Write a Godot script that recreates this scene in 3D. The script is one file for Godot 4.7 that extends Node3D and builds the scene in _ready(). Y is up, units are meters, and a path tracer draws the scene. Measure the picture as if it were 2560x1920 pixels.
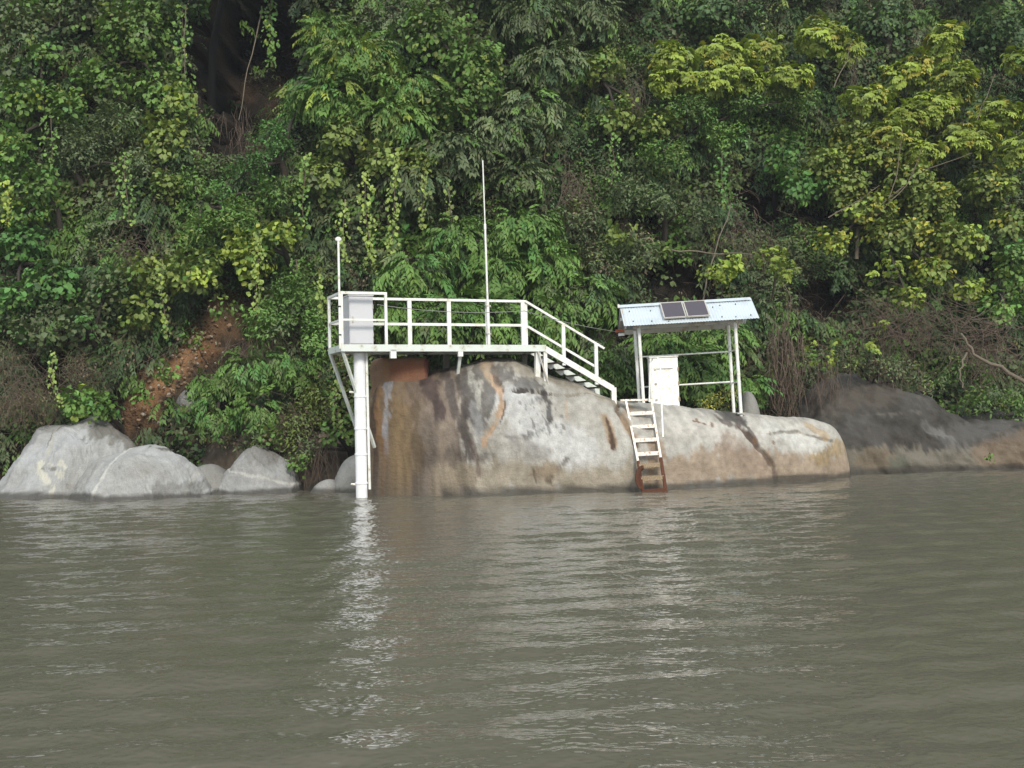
extends Node3D

# ---------------------------------------------------------------- helpers
var used := {}
var rng := RandomNumberGenerator.new()
var noise := FastNoiseLite.new()
var fine := FastNoiseLite.new()
var cells := FastNoiseLite.new()
var M := {}
var sprigs := {}
var vine_leaf_shapes := {}

func numbered(called: String) -> String:
	var n: int = used.get(called, 0)
	used[called] = n + 1
	return called if n == 0 else "%s_%03d" % [called, n]

func tag(o: Node3D, label: String, category: String, group := "") -> void:
	o.set_meta("label", label)
	o.set_meta("category", category)
	if group: o.set_meta("group", group)

func thing(called: String, label: String, category: String, at := Vector3.ZERO, group := "") -> Node3D:
	var o := Node3D.new()
	o.name = numbered(called)
	add_child(o)
	o.position = at
	tag(o, label, category, group)
	return o

func part(called: String, mesh: Mesh, mat: Material, parent: Node3D) -> MeshInstance3D:
	var o := MeshInstance3D.new()
	o.name = called
	o.mesh = mesh
	o.material_override = mat
	parent.add_child(o, true)
	return o

func structure(called: String, mesh: Mesh, mat: Material) -> MeshInstance3D:
	var o := MeshInstance3D.new()
	o.name = called
	o.mesh = mesh
	o.material_override = mat
	o.set_meta("kind", "structure")
	add_child(o)
	return o

func start() -> SurfaceTool:
	var st := SurfaceTool.new()
	st.begin(Mesh.PRIMITIVE_TRIANGLES)
	return st

func tri(st: SurfaceTool, a: Vector3, b: Vector3, c: Vector3, n: Vector3) -> void:
	if (b - a).cross(c - a).dot(n) > 0.0:
		var t := b
		b = c
		c = t
	st.set_normal(n); st.add_vertex(a)
	st.set_normal(n); st.add_vertex(b)
	st.set_normal(n); st.add_vertex(c)

func quad(st: SurfaceTool, a: Vector3, b: Vector3, c: Vector3, d: Vector3, n: Vector3) -> void:
	tri(st, a, b, c, n)
	tri(st, a, c, d, n)

func box_at(st: SurfaceTool, t: Transform3D, s: Vector3) -> void:
	var h := s * 0.5
	var p := []
	for i in 8:
		p.append(t * Vector3(h.x if i & 1 else -h.x, h.y if i & 2 else -h.y, h.z if i & 4 else -h.z))
	var b := t.basis.orthonormalized()
	quad(st, p[0], p[1], p[3], p[2], -b.z)
	quad(st, p[4], p[5], p[7], p[6], b.z)
	quad(st, p[0], p[2], p[6], p[4], -b.x)
	quad(st, p[1], p[3], p[7], p[5], b.x)
	quad(st, p[0], p[1], p[5], p[4], -b.y)
	quad(st, p[2], p[3], p[7], p[6], b.y)

func box(st: SurfaceTool, centre: Vector3, size: Vector3) -> void:
	box_at(st, Transform3D(Basis(), centre), size)

# a bar of rectangular section, w across and h in the plane of «up»
func bar(st: SurfaceTool, a: Vector3, b: Vector3, w: float, h: float, up := Vector3.UP) -> void:
	var y := (b - a).normalized()
	if absf(y.dot(up)) > 0.98: up = Vector3.BACK
	var x := y.cross(up).normalized()
	var z := x.cross(y)
	box_at(st, Transform3D(Basis(x, y, z), (a + b) * 0.5), Vector3(w, a.distance_to(b), h))

func tube(st: SurfaceTool, pts: Array, radii: Array, n := 8, caps := true) -> void:
	var x := Vector3.ZERO
	var rings := []
	for i in pts.size():
		var dir: Vector3 = (pts[mini(i + 1, pts.size() - 1)] - pts[maxi(i - 1, 0)]).normalized()
		if x == Vector3.ZERO:
			x = dir.cross(Vector3(0.31, 0.9, 0.29) if absf(dir.y) < 0.9 else Vector3.RIGHT).normalized()
		x = (x - dir * x.dot(dir)).normalized()
		var y := dir.cross(x)
		var ring := []
		var r: float = radii[mini(i, radii.size() - 1)]
		for k in n:
			var an := TAU * k / n
			var d := x * cos(an) + y * sin(an)
			ring.append([pts[i] + d * r, d])
		rings.append(ring)
		if caps and (i == 0 or i == pts.size() - 1):
			var nn := -dir if i == 0 else dir
			for k in n:
				tri(st, pts[i], ring[k][0], ring[(k + 1) % n][0], nn)
	for i in pts.size() - 1:
		for k in n:
			var a = rings[i][k]
			var b = rings[i][(k + 1) % n]
			var c = rings[i + 1][(k + 1) % n]
			var d = rings[i + 1][k]
			var face: Vector3 = a[1] + b[1]
			for v in [[a, b, c], [a, c, d]]:
				var q = v
				if (v[1][0] - v[0][0]).cross(v[2][0] - v[0][0]).dot(face) > 0.0: q = [v[0], v[2], v[1]]
				for e in q:
					st.set_normal(e[1])
					st.add_vertex(e[0])

func rod(a: Vector3, b: Vector3, r: float, n := 8) -> ArrayMesh:
	var st := start()
	tube(st, [a, b], [r], n)
	return st.commit()

func bar_mesh(a: Vector3, b: Vector3, w: float, h: float, up := Vector3.UP) -> ArrayMesh:
	var st := start()
	bar(st, a, b, w, h, up)
	return st.commit()

func box_mesh(c: Vector3, s: Vector3) -> ArrayMesh:
	var st := start()
	box(st, c, s)
	return st.commit()

func curve(keys: Array, vals: Array, x: float) -> float:
	var n := keys.size()
	if x <= keys[0]: return vals[0]
	if x >= keys[n - 1]: return vals[n - 1]
	var i := 0
	while x > keys[i + 1]: i += 1
	var h: float = keys[i + 1] - keys[i]
	var t: float = (x - keys[i]) / h
	var m0: float = (vals[i + 1] - vals[maxi(i - 1, 0)]) / (keys[i + 1] - keys[maxi(i - 1, 0)])
	var m1: float = (vals[mini(i + 2, n - 1)] - vals[i]) / (keys[mini(i + 2, n - 1)] - keys[i])
	return (1 + 2 * t) * (1 - t) * (1 - t) * vals[i] + t * (1 - t) * (1 - t) * h * m0 + t * t * (3 - 2 * t) * vals[i + 1] + t * t * (t - 1) * h * m1

# ---------------------------------------------------------------- materials
func noise_texture(freq: float, seed_: int, lo: Color, hi: Color, octaves := 4, size := 512) -> NoiseTexture2D:
	var f := FastNoiseLite.new()
	f.seed = seed_
	f.frequency = freq
	f.fractal_octaves = octaves
	var t := NoiseTexture2D.new()
	t.width = size
	t.height = size
	t.seamless = true
	t.noise = f
	var g := Gradient.new()
	g.set_color(0, lo)
	g.set_color(1, hi)
	t.color_ramp = g
	return t

func paint(col: Color, rough: float, dirt: Color, freq := 0.008, scale := 0.4, rusty := false) -> StandardMaterial3D:
	var m := StandardMaterial3D.new()
	m.albedo_color = col
	m.roughness = rough
	m.albedo_texture = noise_texture(freq, 11, dirt, Color.WHITE, 4)
	m.albedo_texture.color_ramp.set_offset(0, 0.05)
	m.albedo_texture.color_ramp.set_offset(1, 0.42)
	if rusty:
		m.albedo_texture.color_ramp.set_offset(0, 0.13)
		m.albedo_texture.color_ramp.add_point(0.03, Color(0.60, 0.45, 0.32))
	m.uv1_triplanar = true
	m.uv1_world_triplanar = true
	m.uv1_scale = Vector3.ONE * scale
	return m

func leaf_material(back: float, rough := 0.5) -> StandardMaterial3D:
	var m := StandardMaterial3D.new()
	m.vertex_color_use_as_albedo = true
	m.roughness = rough
	m.metallic_specular = 0.35
	m.backlight_enabled = true
	m.backlight = Color(back, back, back * 0.6)
	return m

func make_materials() -> void:
	M.white = paint(Color(0.92, 0.92, 0.90), 0.45, Color(0.90, 0.87, 0.80), 0.016, 0.45, true)
	M.pile = paint(Color(0.95, 0.95, 0.95), 0.35, Color(0.9, 0.89, 0.85))
	M.beam = paint(Color(0.84, 0.86, 0.83), 0.5, Color(0.88, 0.86, 0.79), 0.016, 0.5, true)
	M.cabinet = paint(Color(0.79, 0.79, 0.80), 0.45, Color(0.95, 0.95, 0.94))
	M.locker = paint(Color(0.96, 0.95, 0.92), 0.5, Color(0.86, 0.82, 0.74), 0.012, 0.9)
	M.roof = paint(Color(0.80, 0.835, 0.85), 0.42, Color(0.9, 0.9, 0.9))
	M.roof.metallic = 0.15
	M.ladder = paint(Color(0.93, 0.90, 0.86), 0.55, Color(0.82, 0.70, 0.58), 0.02, 1.0, true)
	M.rust = paint(Color(0.37, 0.225, 0.15), 0.9, Color(0.35, 0.25, 0.22), 0.05, 1.5)
	M.flaked = paint(Color(0.74, 0.68, 0.56), 0.8, Color(0.45, 0.27, 0.16), 0.06, 2.0)
	M.flaked.albedo_texture.color_ramp.set_offset(0, 0.42)
	M.flaked.albedo_texture.color_ramp.set_offset(1, 0.5)
	M.grating = paint(Color(0.42, 0.40, 0.36), 0.7, Color(0.6, 0.5, 0.4))
	M.orange = paint(Color(0.68, 0.36, 0.24), 0.7, Color(0.8, 0.6, 0.5))
	M.frame = paint(Color(0.72, 0.70, 0.66), 0.4, Color(0.8, 0.7, 0.6))
	M.dark = paint(Color(0.16, 0.15, 0.15), 0.6, Color(0.7, 0.7, 0.7))
	M.wire = paint(Color(0.55, 0.55, 0.53), 0.5, Color(0.8, 0.8, 0.8))
	var cell := StandardMaterial3D.new()
	cell.albedo_color = Color(0.29, 0.26, 0.29)
	cell.roughness = 0.3
	M.cell = cell
	var rock := StandardMaterial3D.new()
	rock.vertex_color_use_as_albedo = true
	rock.roughness = 0.85
	rock.metallic_specular = 0.3
	rock.albedo_texture = noise_texture(0.06, 5, Color(0.80, 0.79, 0.78), Color(1, 1, 1), 5)
	rock.heightmap_enabled = true
	rock.heightmap_texture = noise_texture(0.02, 6, Color.BLACK, Color.WHITE, 6)
	rock.heightmap_scale = 1.3
	rock.uv1_triplanar = true
	rock.uv1_world_triplanar = true
	rock.uv1_scale = Vector3.ONE * 0.8
	M.rock = rock
	var soil := rock.duplicate()
	soil.roughness = 1.0
	soil.heightmap_scale = 8.0
	M.soil = soil
	M.rubble = StandardMaterial3D.new()
	M.rubble.vertex_color_use_as_albedo = true
	M.rubble.roughness = 0.95
	M.leaf = leaf_material(0.55)
	M.dark_bark = paint(Color(0.105, 0.098, 0.095), 0.95, Color(0.6, 0.6, 0.6), 0.03, 1.0)
	M.bark = paint(Color(0.25, 0.22, 0.19), 0.9, Color(0.5, 0.46, 0.42), 0.03, 1.0)
	M.pale_bark = paint(Color(0.43, 0.39, 0.33), 0.9, Color(0.6, 0.55, 0.5), 0.03, 1.0)
	M.twig = paint(Color(0.43, 0.37, 0.32), 0.9, Color(0.7, 0.6, 0.5), 0.03, 1.0)
	var water := StandardMaterial3D.new()
	water.albedo_color = Color(0.38, 0.365, 0.32)
	water.roughness = 0.06
	water.metallic_specular = 0.5
	water.normal_enabled = true
	water.normal_scale = 0.55
	var n := NoiseTexture2D.new()
	n.width = 1024
	n.height = 1024
	n.seamless = true
	n.as_normal_map = true
	n.bump_strength = 6.0
	var f := FastNoiseLite.new()
	f.seed = 21
	f.frequency = 0.017
	f.fractal_octaves = 2
	n.noise = f
	water.normal_texture = n
	M.water = water

# ---------------------------------------------------------------- rocks
class Stroke:
	var pts: PackedVector2Array
	var w: float
	var soft: float
	var col: Color
	var k: float
	var box: Rect2
	var rag: float

func stroke(list: Array, pts: Array, w: float, soft: float, col: Color, k := 1.0, rag := 0.08) -> void:
	var s := Stroke.new()
	s.pts = PackedVector2Array(pts)
	s.w = w; s.soft = soft * 0.65; s.col = col; s.k = k; s.rag = rag
	var b := Rect2(s.pts[0], Vector2.ZERO)
	for p in s.pts: b = b.expand(p)
	s.box = b.grow(w + soft + rag)
	list.append(s)

func apply_strokes(list: Array, c: Color, p: Vector2) -> Color:
	for s in list:
		if not s.box.has_point(p): continue
		var d := 1e9
		for i in maxi(1, s.pts.size() - 1):
			d = minf(d, p.distance_to(Geometry2D.get_closest_point_to_segment(p, s.pts[i], s.pts[mini(i + 1, s.pts.size() - 1)])))
		d += (fine.get_noise_2d(p.x * 60.0, p.y * 26.0) * 1.1 + fine.get_noise_2d(p.x * 170.0, p.y * 110.0) * 0.5) * s.rag
		var a := 1.0 - smoothstep(s.w, s.w + s.soft, d)
		if a > 0.0: c = c.lerp(s.col, a * s.k)
	return c

# a boulder lofted along x: crest heights hs, front zf and back zb at the stations xs
func rock_mesh(xs: Array, hs: Array, zf: Array, zb: Array, opt: Dictionary) -> ArrayMesh:
	var nx: int = opt.get("nx", 90)
	var na: int = opt.get("na", 50)
	var el: float = opt.get("left", 4.0)
	var er: float = opt.get("right", 4.0)
	var p_: float = opt.get("p", 0.75)
	var q: float = opt.get("q", 0.62)
	var amp: float = opt.get("rough", 0.1)
	var base: float = opt.get("base", -0.7)
	var shade: Callable = opt.shade
	var st := start()
	var x0: float = xs[0]
	var x1: float = xs[xs.size() - 1]
	# broad split faces: the stone is cut back along a few planes
	var planes := []
	if opt.has("faces"):
		var hmax: float = hs.max()
		var size_ := Vector3((x1 - x0) * 0.5, hmax - base, (zf[1] - zb[1]) * 0.5)
		for n in opt.faces:
			var u: Vector3 = n.normalized()
			planes.append([u, n.length() * (size_ * u).length()])
	var heart := Vector3((x0 + x1) * 0.5, base, (zf[1] + zb[1]) * 0.5)
	for i in nx + 1:
		var t := float(i) / nx
		var s: float = lerpf(t, 0.5 - 0.5 * cos(PI * t), 0.75)
		var x := lerpf(x0, x1, s)
		var e: float = pow(maxf(0.0, 1.0 - pow(absf(2 * s - 1), el if s < 0.5 else er)), 1.0 / (el if s < 0.5 else er))
		var h := curve(xs, hs, x)
		var f := curve(xs, zf, x)
		var b := curve(xs, zb, x)
		var qq: float = opt.q_left * (1.0 - smoothstep(x0, x0 + 3.5, x)) + q * smoothstep(x0, x0 + 3.5, x) if opt.has("q_left") else q
		for k in na + 1:
			var th := PI * k / na
			var c := cos(th)
			var z := (f + b) * 0.5 + (f - b) * 0.5 * lerpf(0.35, 1.0, e) * signf(c) * pow(absf(c), p_) if e > 0.001 else (f + b) * 0.5
			var y: float = base + (h - base) * e * pow(absf(sin(th)), qq)
			var v := Vector3(x, y, z)
			var dir := Vector3((2 * s - 1) * 1.0 * pow(absf(2 * s - 1), 2), (y - base) * 0.6, (z - (f + b) * 0.5)).normalized()
			var d := noise.get_noise_3d(x * 14 + 50, y * 14, z * 14) * amp * 2.2 + noise.get_noise_3d(x * 45, y * 45 + 9, z * 45) * amp * 0.7
			d += fine.get_noise_3d(x * 40, y * 40, z * 40) * amp * 0.2
			if opt.has("crease"):
				var gap := cells.get_noise_3d(x, y * 1.5, z) + 1.0
				d += opt.crease * (smoothstep(0.0, 0.5, gap) - 0.5) - opt.crease * 0.5 * (1.0 - smoothstep(0.0, 0.08, gap))
			var lift := 0.0
			if opt.has("carve"): lift = opt.carve.call(v)
			for q_ in planes:
				var over: float = (v - heart).dot(q_[0]) - q_[1]
				if over > 0.0: v -= q_[0] * over * 0.92
			if opt.has("lean"): v.x -= opt.lean * maxf(0.0, 1.0 - v.y / 3.0) * (1.0 - smoothstep(x0, x0 + 2.0, x))
			st.set_color(shade.call(v))
			st.add_vertex(v + dir * (d - lift))
	for i in nx:
		for k in na:
			var a := i * (na + 1) + k
			var b := a + na + 1
			for n in [a, b, a + 1, a + 1, b, b + 1]: st.add_index(n)
	st.generate_normals()
	return st.commit()

func rock_thing(called: String, label: String, mesh: ArrayMesh) -> MeshInstance3D:
	var o := MeshInstance3D.new()
	o.name = numbered(called)
	o.mesh = mesh
	o.material_override = M.rock
	tag(o, label, "rock")
	add_child(o)
	return o

# ---------------------------------------------------------------- foliage
func rot_rand(k: float) -> Basis:
	return Basis.from_euler(Vector3(rng.randf_range(-k, k), rng.randf_range(-k, k), rng.randf_range(-k, k)))

func leaf(st: SurfaceTool, at: Vector3, dir: Vector3, side: Vector3, ln: float, wd: float, tone: Color, round_ := false) -> void:
	side = (side - dir * side.dot(dir)).normalized()
	var nrm := side.cross(dir).normalized()
	if nrm.y < 0: nrm = -nrm
	var lit := (nrm * 0.5 + Vector3(0, 0.32, 0.38)).normalized()
	var tip := at + dir * ln - nrm * ln * 0.12
	var l := at + dir * ln * 0.42 + side * wd * 0.5 + nrm * wd * 0.14
	var r := at + dir * ln * 0.42 - side * wd * 0.5 + nrm * wd * 0.14
	st.set_color(tone)
	if round_:
		var l2 := at + dir * ln * 0.78 + side * wd * 0.34 + nrm * wd * 0.05
		var r2 := at + dir * ln * 0.78 - side * wd * 0.34 + nrm * wd * 0.05
		quad(st, at, l, l2, tip, (lit - side * 0.2).normalized())
		quad(st, at, r, r2, tip, (lit + side * 0.2).normalized())
	else:
		tri(st, at, l, tip, (lit - side * 0.2).normalized())
		tri(st, at, r, tip, (lit + side * 0.2).normalized())

func tone(v := 0.35) -> Color:
	var b := rng.randf_range(1.0 - v, 1.0 + v)
	return Color(b * rng.randf_range(0.85, 1.2), b, b * rng.randf_range(0.7, 1.1))

# twigs of leaves; +z points away from the crown, -y hangs down
func make_sprig(kind: String, size_ := 1.0) -> ArrayMesh:
	var st := start()
	match kind:
		"pinnate":
			for f in 3:
				var b := Basis(Vector3.UP, rng.randf_range(-1.0, 1.0)) * Basis(Vector3.RIGHT, rng.randf_range(-0.35, 0.5))
				var o := Vector3(rng.randf_range(-0.15, 0.15), rng.randf_range(-0.12, 0.12), 0)
				for k in range(1, 6):
					var t := k / 5.0
					var p := o + b * Vector3(0, -0.26 * t * t, 0.40 * t)
					var d := b * Vector3(0, -0.55 * t, 0.42).normalized()
					var tn := tone(0.28)
					for s in [-1.0, 1.0]:
						var ld: Vector3 = (b.x * s * rng.randf_range(0.4, 0.9) + d * 0.45 + Vector3.DOWN * rng.randf_range(0.5, 1.0) + rot_rand(0.3).z * 0.2).normalized()
						leaf(st, p, ld, d, rng.randf_range(0.15, 0.215), 0.072, tn)
		"broad":
			for k in 9:
				var p := Vector3(rng.randf_range(-0.24, 0.24), rng.randf_range(-0.26, 0.2), rng.randf_range(-0.12, 0.2))
				var d := Vector3(rng.randf_range(-0.7, 0.7), rng.randf_range(-1.0, -0.1), rng.randf_range(0.0, 0.7)).normalized()
				var ln := rng.randf_range(0.12, 0.195)
				leaf(st, p, d, Vector3(1, 0.2, rng.randf_range(-0.8, 0.8)), ln, ln * 0.85, tone(0.3), true)
		"small":
			for k in 18:
				var p := Vector3(rng.randf_range(-0.24, 0.24), rng.randf_range(-0.2, 0.22), rng.randf_range(-0.15, 0.2))
				var d := Vector3(rng.randf_range(-1, 1), rng.randf_range(-0.9, 0.3), rng.randf_range(0.0, 0.9)).normalized()
				leaf(st, p, d, Vector3(1, 0.3, rng.randf_range(-1, 1)), rng.randf_range(0.10, 0.15), 0.055, tone(0.35))
		"palm":
			for f in 2:
				var c := Vector3(rng.randf_range(-0.2, 0.2), rng.randf_range(-0.15, 0.15), rng.randf_range(0.0, 0.2))
				var b := Basis(Vector3.UP, rng.randf_range(0, TAU))
				var tn := tone(0.22)
				for k in 7:
					var an := TAU * k / 7.0 + rng.randf_range(-0.15, 0.15)
					var d := (b * Vector3(cos(an), rng.randf_range(-0.75, -0.3), sin(an))).normalized()
					leaf(st, c, d, d.cross(Vector3.UP), rng.randf_range(0.24, 0.32), 0.1, tn, true)
		"drape":
			for f in 2:
				var c := Vector3(rng.randf_range(-0.16, 0.16), rng.randf_range(-0.1, 0.16), rng.randf_range(0.0, 0.16))
				var tn := tone(0.2)
				for k in 5:
					var an := PI * (k + 0.5) / 5.0 + rng.randf_range(-0.2, 0.2)
					var d := Vector3(cos(an) * 0.85, rng.randf_range(-0.95, -0.4), 0.25 + 0.5 * sin(an)).normalized()
					leaf(st, c, d, d.cross(Vector3(0, 0.45, 0.9)), rng.randf_range(0.17, 0.25), 0.085, tn, true)
		"dead":
			for k in 7:
				var p := Vector3(rng.randf_range(-0.2, 0.2), rng.randf_range(-0.3, 0.3), rng.randf_range(-0.1, 0.1))
				var d := Vector3(rng.randf_range(-0.8, 0.8), rng.randf_range(-1, 0.4), rng.randf_range(-0.3, 0.5)).normalized()
				st.set_color(tone(0.3))
				tube(st, [p, p + d * 0.25 + rot_rand(0.5).x * 0.04, p + d * 0.5 + Vector3.DOWN * 0.08], [0.006, 0.004, 0.002], 3, false)
			for k in 3:
				var p := Vector3(rng.randf_range(-0.2, 0.2), rng.randf_range(-0.3, 0.2), rng.randf_range(0, 0.1))
				leaf(st, p, Vector3(rng.randf_range(-0.5, 0.5), -1, 0.2).normalized(), Vector3.RIGHT, 0.09, 0.05, tone(0.3))
	return st.commit()

const COLORS := {
	"lime": Color(0.274, 0.351, 0.063), "yellow": Color(0.370, 0.355, 0.066), "mid": Color(0.134, 0.232, 0.056), "emerald": Color(0.103, 0.221, 0.060),
	"dull": Color(0.129, 0.167, 0.078), "olive": Color(0.190, 0.245, 0.066), "deep": Color(0.078, 0.130, 0.054), "brown": Color(0.185, 0.140, 0.097), "grass": Color(0.151, 0.216, 0.076),
	"vine": Color(0.258, 0.335, 0.086)}

func crown_mesh(where: Array, kind: String, parent: Node3D, called := "crown") -> void:
	# where: [Transform3D, Color]; one MultiMesh for each variant of the twig
	var vs: Array = sprigs[kind]
	for v in vs.size():
		var mine := []
		for i in range(v, where.size(), vs.size()): mine.append(where[i])
		if mine.is_empty(): continue
		var mm := MultiMesh.new()
		mm.transform_format = MultiMesh.TRANSFORM_3D
		mm.use_colors = true
		mm.mesh = vs[v]
		mm.instance_count = mine.size()
		for i in mine.size():
			mm.set_instance_transform(i, mine[i][0])
			mm.set_instance_color(i, mine[i][1])
		var o := MultiMeshInstance3D.new()
		o.name = called
		o.multimesh = mm
		o.material_override = M.leaf
		o.set_meta("kind", "stuff")
		parent.add_child(o, true)

func sprig_at(p: Vector3, out: Vector3, size_: float) -> Transform3D:
	out.y *= 0.5
	if out.length() < 0.05: out = Vector3.BACK
	var b := Basis.looking_at(-out.normalized(), Vector3.UP) * rot_rand(0.45)
	return Transform3D(b.scaled(Vector3.ONE * size_ * rng.randf_range(0.75, 1.3)), p)

func lobe_sprigs(list: Array, origin: Vector3, c: Vector3, rx: float, ry: float, dense: float, cols: Array, size_: float, gaps := 0.85) -> void:
	var rz := 0.35 + 0.3 * (rx + ry)
	var n := int(PI * rx * ry * 62.0 * dense) + 6
	var made := 0
	while made < n:
		var d := Vector3(rng.randfn(), rng.randfn(), rng.randfn()).normalized()
		if d.z < -0.35 and rng.randf() < 0.8: continue
		var r := pow(rng.randf(), 0.38)
		var p := c + Vector3(d.x * rx, d.y * ry, d.z * rz) * r
		# uneven outline and gaps: a crown is made of knots with air between
		var g := noise.get_noise_3d(p.x * 60, p.y * 60, p.z * 60)
		if r > 0.62 and g < 0.02 + (r - 0.62) * 0.5 and rng.randf() < gaps:
			made += 1
			continue
		var col: Color = COLORS[cols[0]] if rng.randf() < 0.62 else COLORS[cols[rng.randi() % cols.size()]]
		var v := rng.randf_range(0.8, 1.2) * (1.05 + 0.45 * noise.get_noise_3d(p.x * 25 + 100, p.y * 25, p.z * 25))
		list.append([sprig_at(p - origin, d, size_), Color(col.r * v, col.g * v, col.b * v)])
		made += 1

func plant(called: String, label: String, category: String, kind: String, cols: Array, lobes: Array, opt := {}) -> Node3D:
	var c0: Vector3 = lobes[0][0]
	var base: Vector3 = opt.base if opt.has("base") else Vector3(c0.x + 0.3, 0, 0)
	if not opt.has("base"):
		base.y = maxf(0.1, c0.y - lobes[0][2] * 0.9 - 1.0)
		base.z = bank_z(base.x, base.y) + 0.1
	var t := thing(called, label, category, base, opt.get("group", ""))
	var st := start()
	var r: float = opt.get("stem", 0.05 + 0.02 * lobes.size())
	var top := c0 - base
	var mid := top * 0.5 + Vector3(rng.randf_range(-0.3, 0.3), 0.15 * top.length() * 0.3, rng.randf_range(0, 0.2))
	tube(st, [Vector3.ZERO, mid, top], [r, r * 0.8, r * 0.5], 7)
	part(opt.get("stem_name", "trunk"), st.commit(), opt.get("bark", M.bark), t)
	var where := []
	for l in lobes:
		lobe_sprigs(where, base, l[0], l[1], l[2], opt.get("dense", 1.0) * (l[3] if l.size() > 3 else 1.0), cols, opt.get("size", 1.0), opt.get("gaps", 0.85))
		if l[0] != c0:
			var s2 := start()
			var e: Vector3 = l[0] - base
			var m2 := mid.lerp(e, 0.5) + Vector3(0, 0.2, 0.1)
			tube(s2, [mid, m2, e], [r * 0.5, r * 0.38, r * 0.2], 6)
			if not opt.has("no_limbs"): part("limb", s2.commit(), opt.get("bark", M.bark), t)
	crown_mesh(where, kind, t)
	return t

# a hanging stem whose leaves are parts of their own
func vine(label: String, top: Vector3, length: float, leaves: int, width: float, cols: Array, sway := 0.15, leaf_size := 1.0, group := "") -> void:
	var t := thing("hanging_vine", label, "vine", top, group)
	var pts := []
	var ph := rng.randf_range(0, TAU)
	for i in 9:
		var f := i / 8.0
		pts.append(Vector3(sin(ph + f * 4.0) * sway * f, -length * f, 0.12 * sin(f * 2.5)))
	var st := start()
	tube(st, pts, [0.012], 5)
	part("stem", st.commit(), M.twig, t)
	for i in leaves:
		var f := (i + rng.randf()) / leaves
		var a: Vector3 = pts[int(f * 7.99)].lerp(pts[int(f * 7.99) + 1], fmod(f * 8.0, 1.0))
		var w := width * 1.35 * (0.6 + 0.3 * sin(PI * minf(1.0, f * 1.2)) + 0.3 * sin(ph + f * 17.0))
		var shapes: Array = vine_leaf_shapes[cols[0] if rng.randf() < 0.7 else cols[rng.randi() % cols.size()]]
		var o := part("leaf", shapes[rng.randi() % shapes.size()], M.leaf, t)
		var b := Basis.from_euler(Vector3(rng.randf_range(-0.5, 0.35), rng.randf_range(-1.1, 1.1), rng.randf_range(-0.5, 0.5)))
		o.transform = Transform3D(b.scaled(Vector3.ONE * leaf_size * rng.randf_range(0.5, 1.25)), a + Vector3(rng.randf_range(-w, w), 0.04, rng.randf_range(-0.05, 0.16)))

func liana(label: String, pts: Array, r: float, mat: Material, called := "liana", category := "liana", group := "") -> Node3D:
	var o := MeshInstance3D.new()
	o.name = numbered(called)
	var st := start()
	var local := []
	for i in pts.size() - 1:
		for k in 4:
			local.append(pts[i].lerp(pts[i + 1], k / 4.0) - pts[0] + Vector3(rng.randf_range(-1, 1), rng.randf_range(-1, 1), rng.randf_range(-1, 1)) * minf(0.05, r * 1.2))
	local.append(pts[pts.size() - 1] - pts[0])
	var radii := []
	for i in local.size(): radii.append(r * (1.0 - 0.55 * i / local.size()))
	tube(st, local, radii, 6)
	o.mesh = st.commit()
	o.material_override = mat
	o.position = pts[0]
	tag(o, label, category, group)
	add_child(o)
	return o

# a knot of thin dry stems that nobody could count
func tangle(label: String, c: Vector3, rx: float, ry: float, n: int, droop: float, mat: Material, r := 0.008) -> void:
	var t := thing("dry_vine_tangle", label, "dry vines", c)
	var st := start()
	for i in n:
		var p := Vector3(rng.randfn() * rx * 0.5, rng.randfn() * ry * 0.5, rng.randf_range(-0.3, 0.4))
		var d := Vector3(rng.randf_range(-1, 1) * (1.0 - droop), rng.randf_range(-1, 0.6 - droop * 1.2), rng.randf_range(-0.3, 0.3)).normalized() * rng.randf_range(0.4, 1.3)
		var b := Vector3(rng.randfn(), rng.randfn(), rng.randfn()) * 0.12
		tube(st, [p, p + d * 0.35 + b, p + d * 0.7 + b * 0.7, p + d], [r, r, r * 0.8, r * 0.5], 3, false)
	var o := part("stems", st.commit(), mat, t)
	o.set_meta("kind", "stuff")

# ---------------------------------------------------------------- terrain
func shore_z(x: float) -> float:
	return -(33.2 + 4.3 * smoothstep(-3.0, 14.0, x))

const HOLLOWS := [[Vector3(-8.67, 14.38, -38.96), 2.0, 3.0, 4.8], [Vector3(-8.64, 11.19, -37.46), 1.0, 1.3, 2.4], [Vector3(-0.81, 8.71, -36.49), 0.5, 0.35, 0.8], [Vector3(8.68, 9.04, -39.75), 1.1, 1.0, 1.6], [Vector3(5.30, 6.02, -37.10), 1.6, 0.9, 1.5], [Vector3(10.27, 8.59, -40.01), 1.2, 0.5, 1.3], [Vector3(16.12, 6.70, -39.65), 0.6, 1.0, 1.2], [Vector3(4.12, 8.17, -37.67), 1.4, 0.7, 1.0], [Vector3(-13.57, 6.78, -35.39), 0.9, 0.4, 0.9], [Vector3(-11.08, 7.62, -35.78), 0.5, 0.8, 1.0], [Vector3(-13.00, 3.42, -33.81), 1.0, 0.8, 0.8], [Vector3(10.42, 5.48, -38.59), 1.3, 0.8, 1.4], [Vector3(3.13, 4.66, -35.66), 0.7, 0.9, 1.0]]

func hollow(x: float, y: float) -> float:
	var h := 0.0
	for e in HOLLOWS:
		var d: float = Vector2((x - e[0].x) / e[1], (y - e[0].y) / e[2]).length() + 0.35 * noise.get_noise_2d(x * 50, y * 50)
		h = maxf(h, e[3] * (1.0 - smoothstep(0.6, 1.15, d)))
	return h

func bank_z(x: float, y: float) -> float:
	return shore_z(x) - 0.47 * maxf(y, 0.0) + noise.get_noise_2d(x * 9, y * 9) * 0.9 - hollow(x, y)

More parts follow.
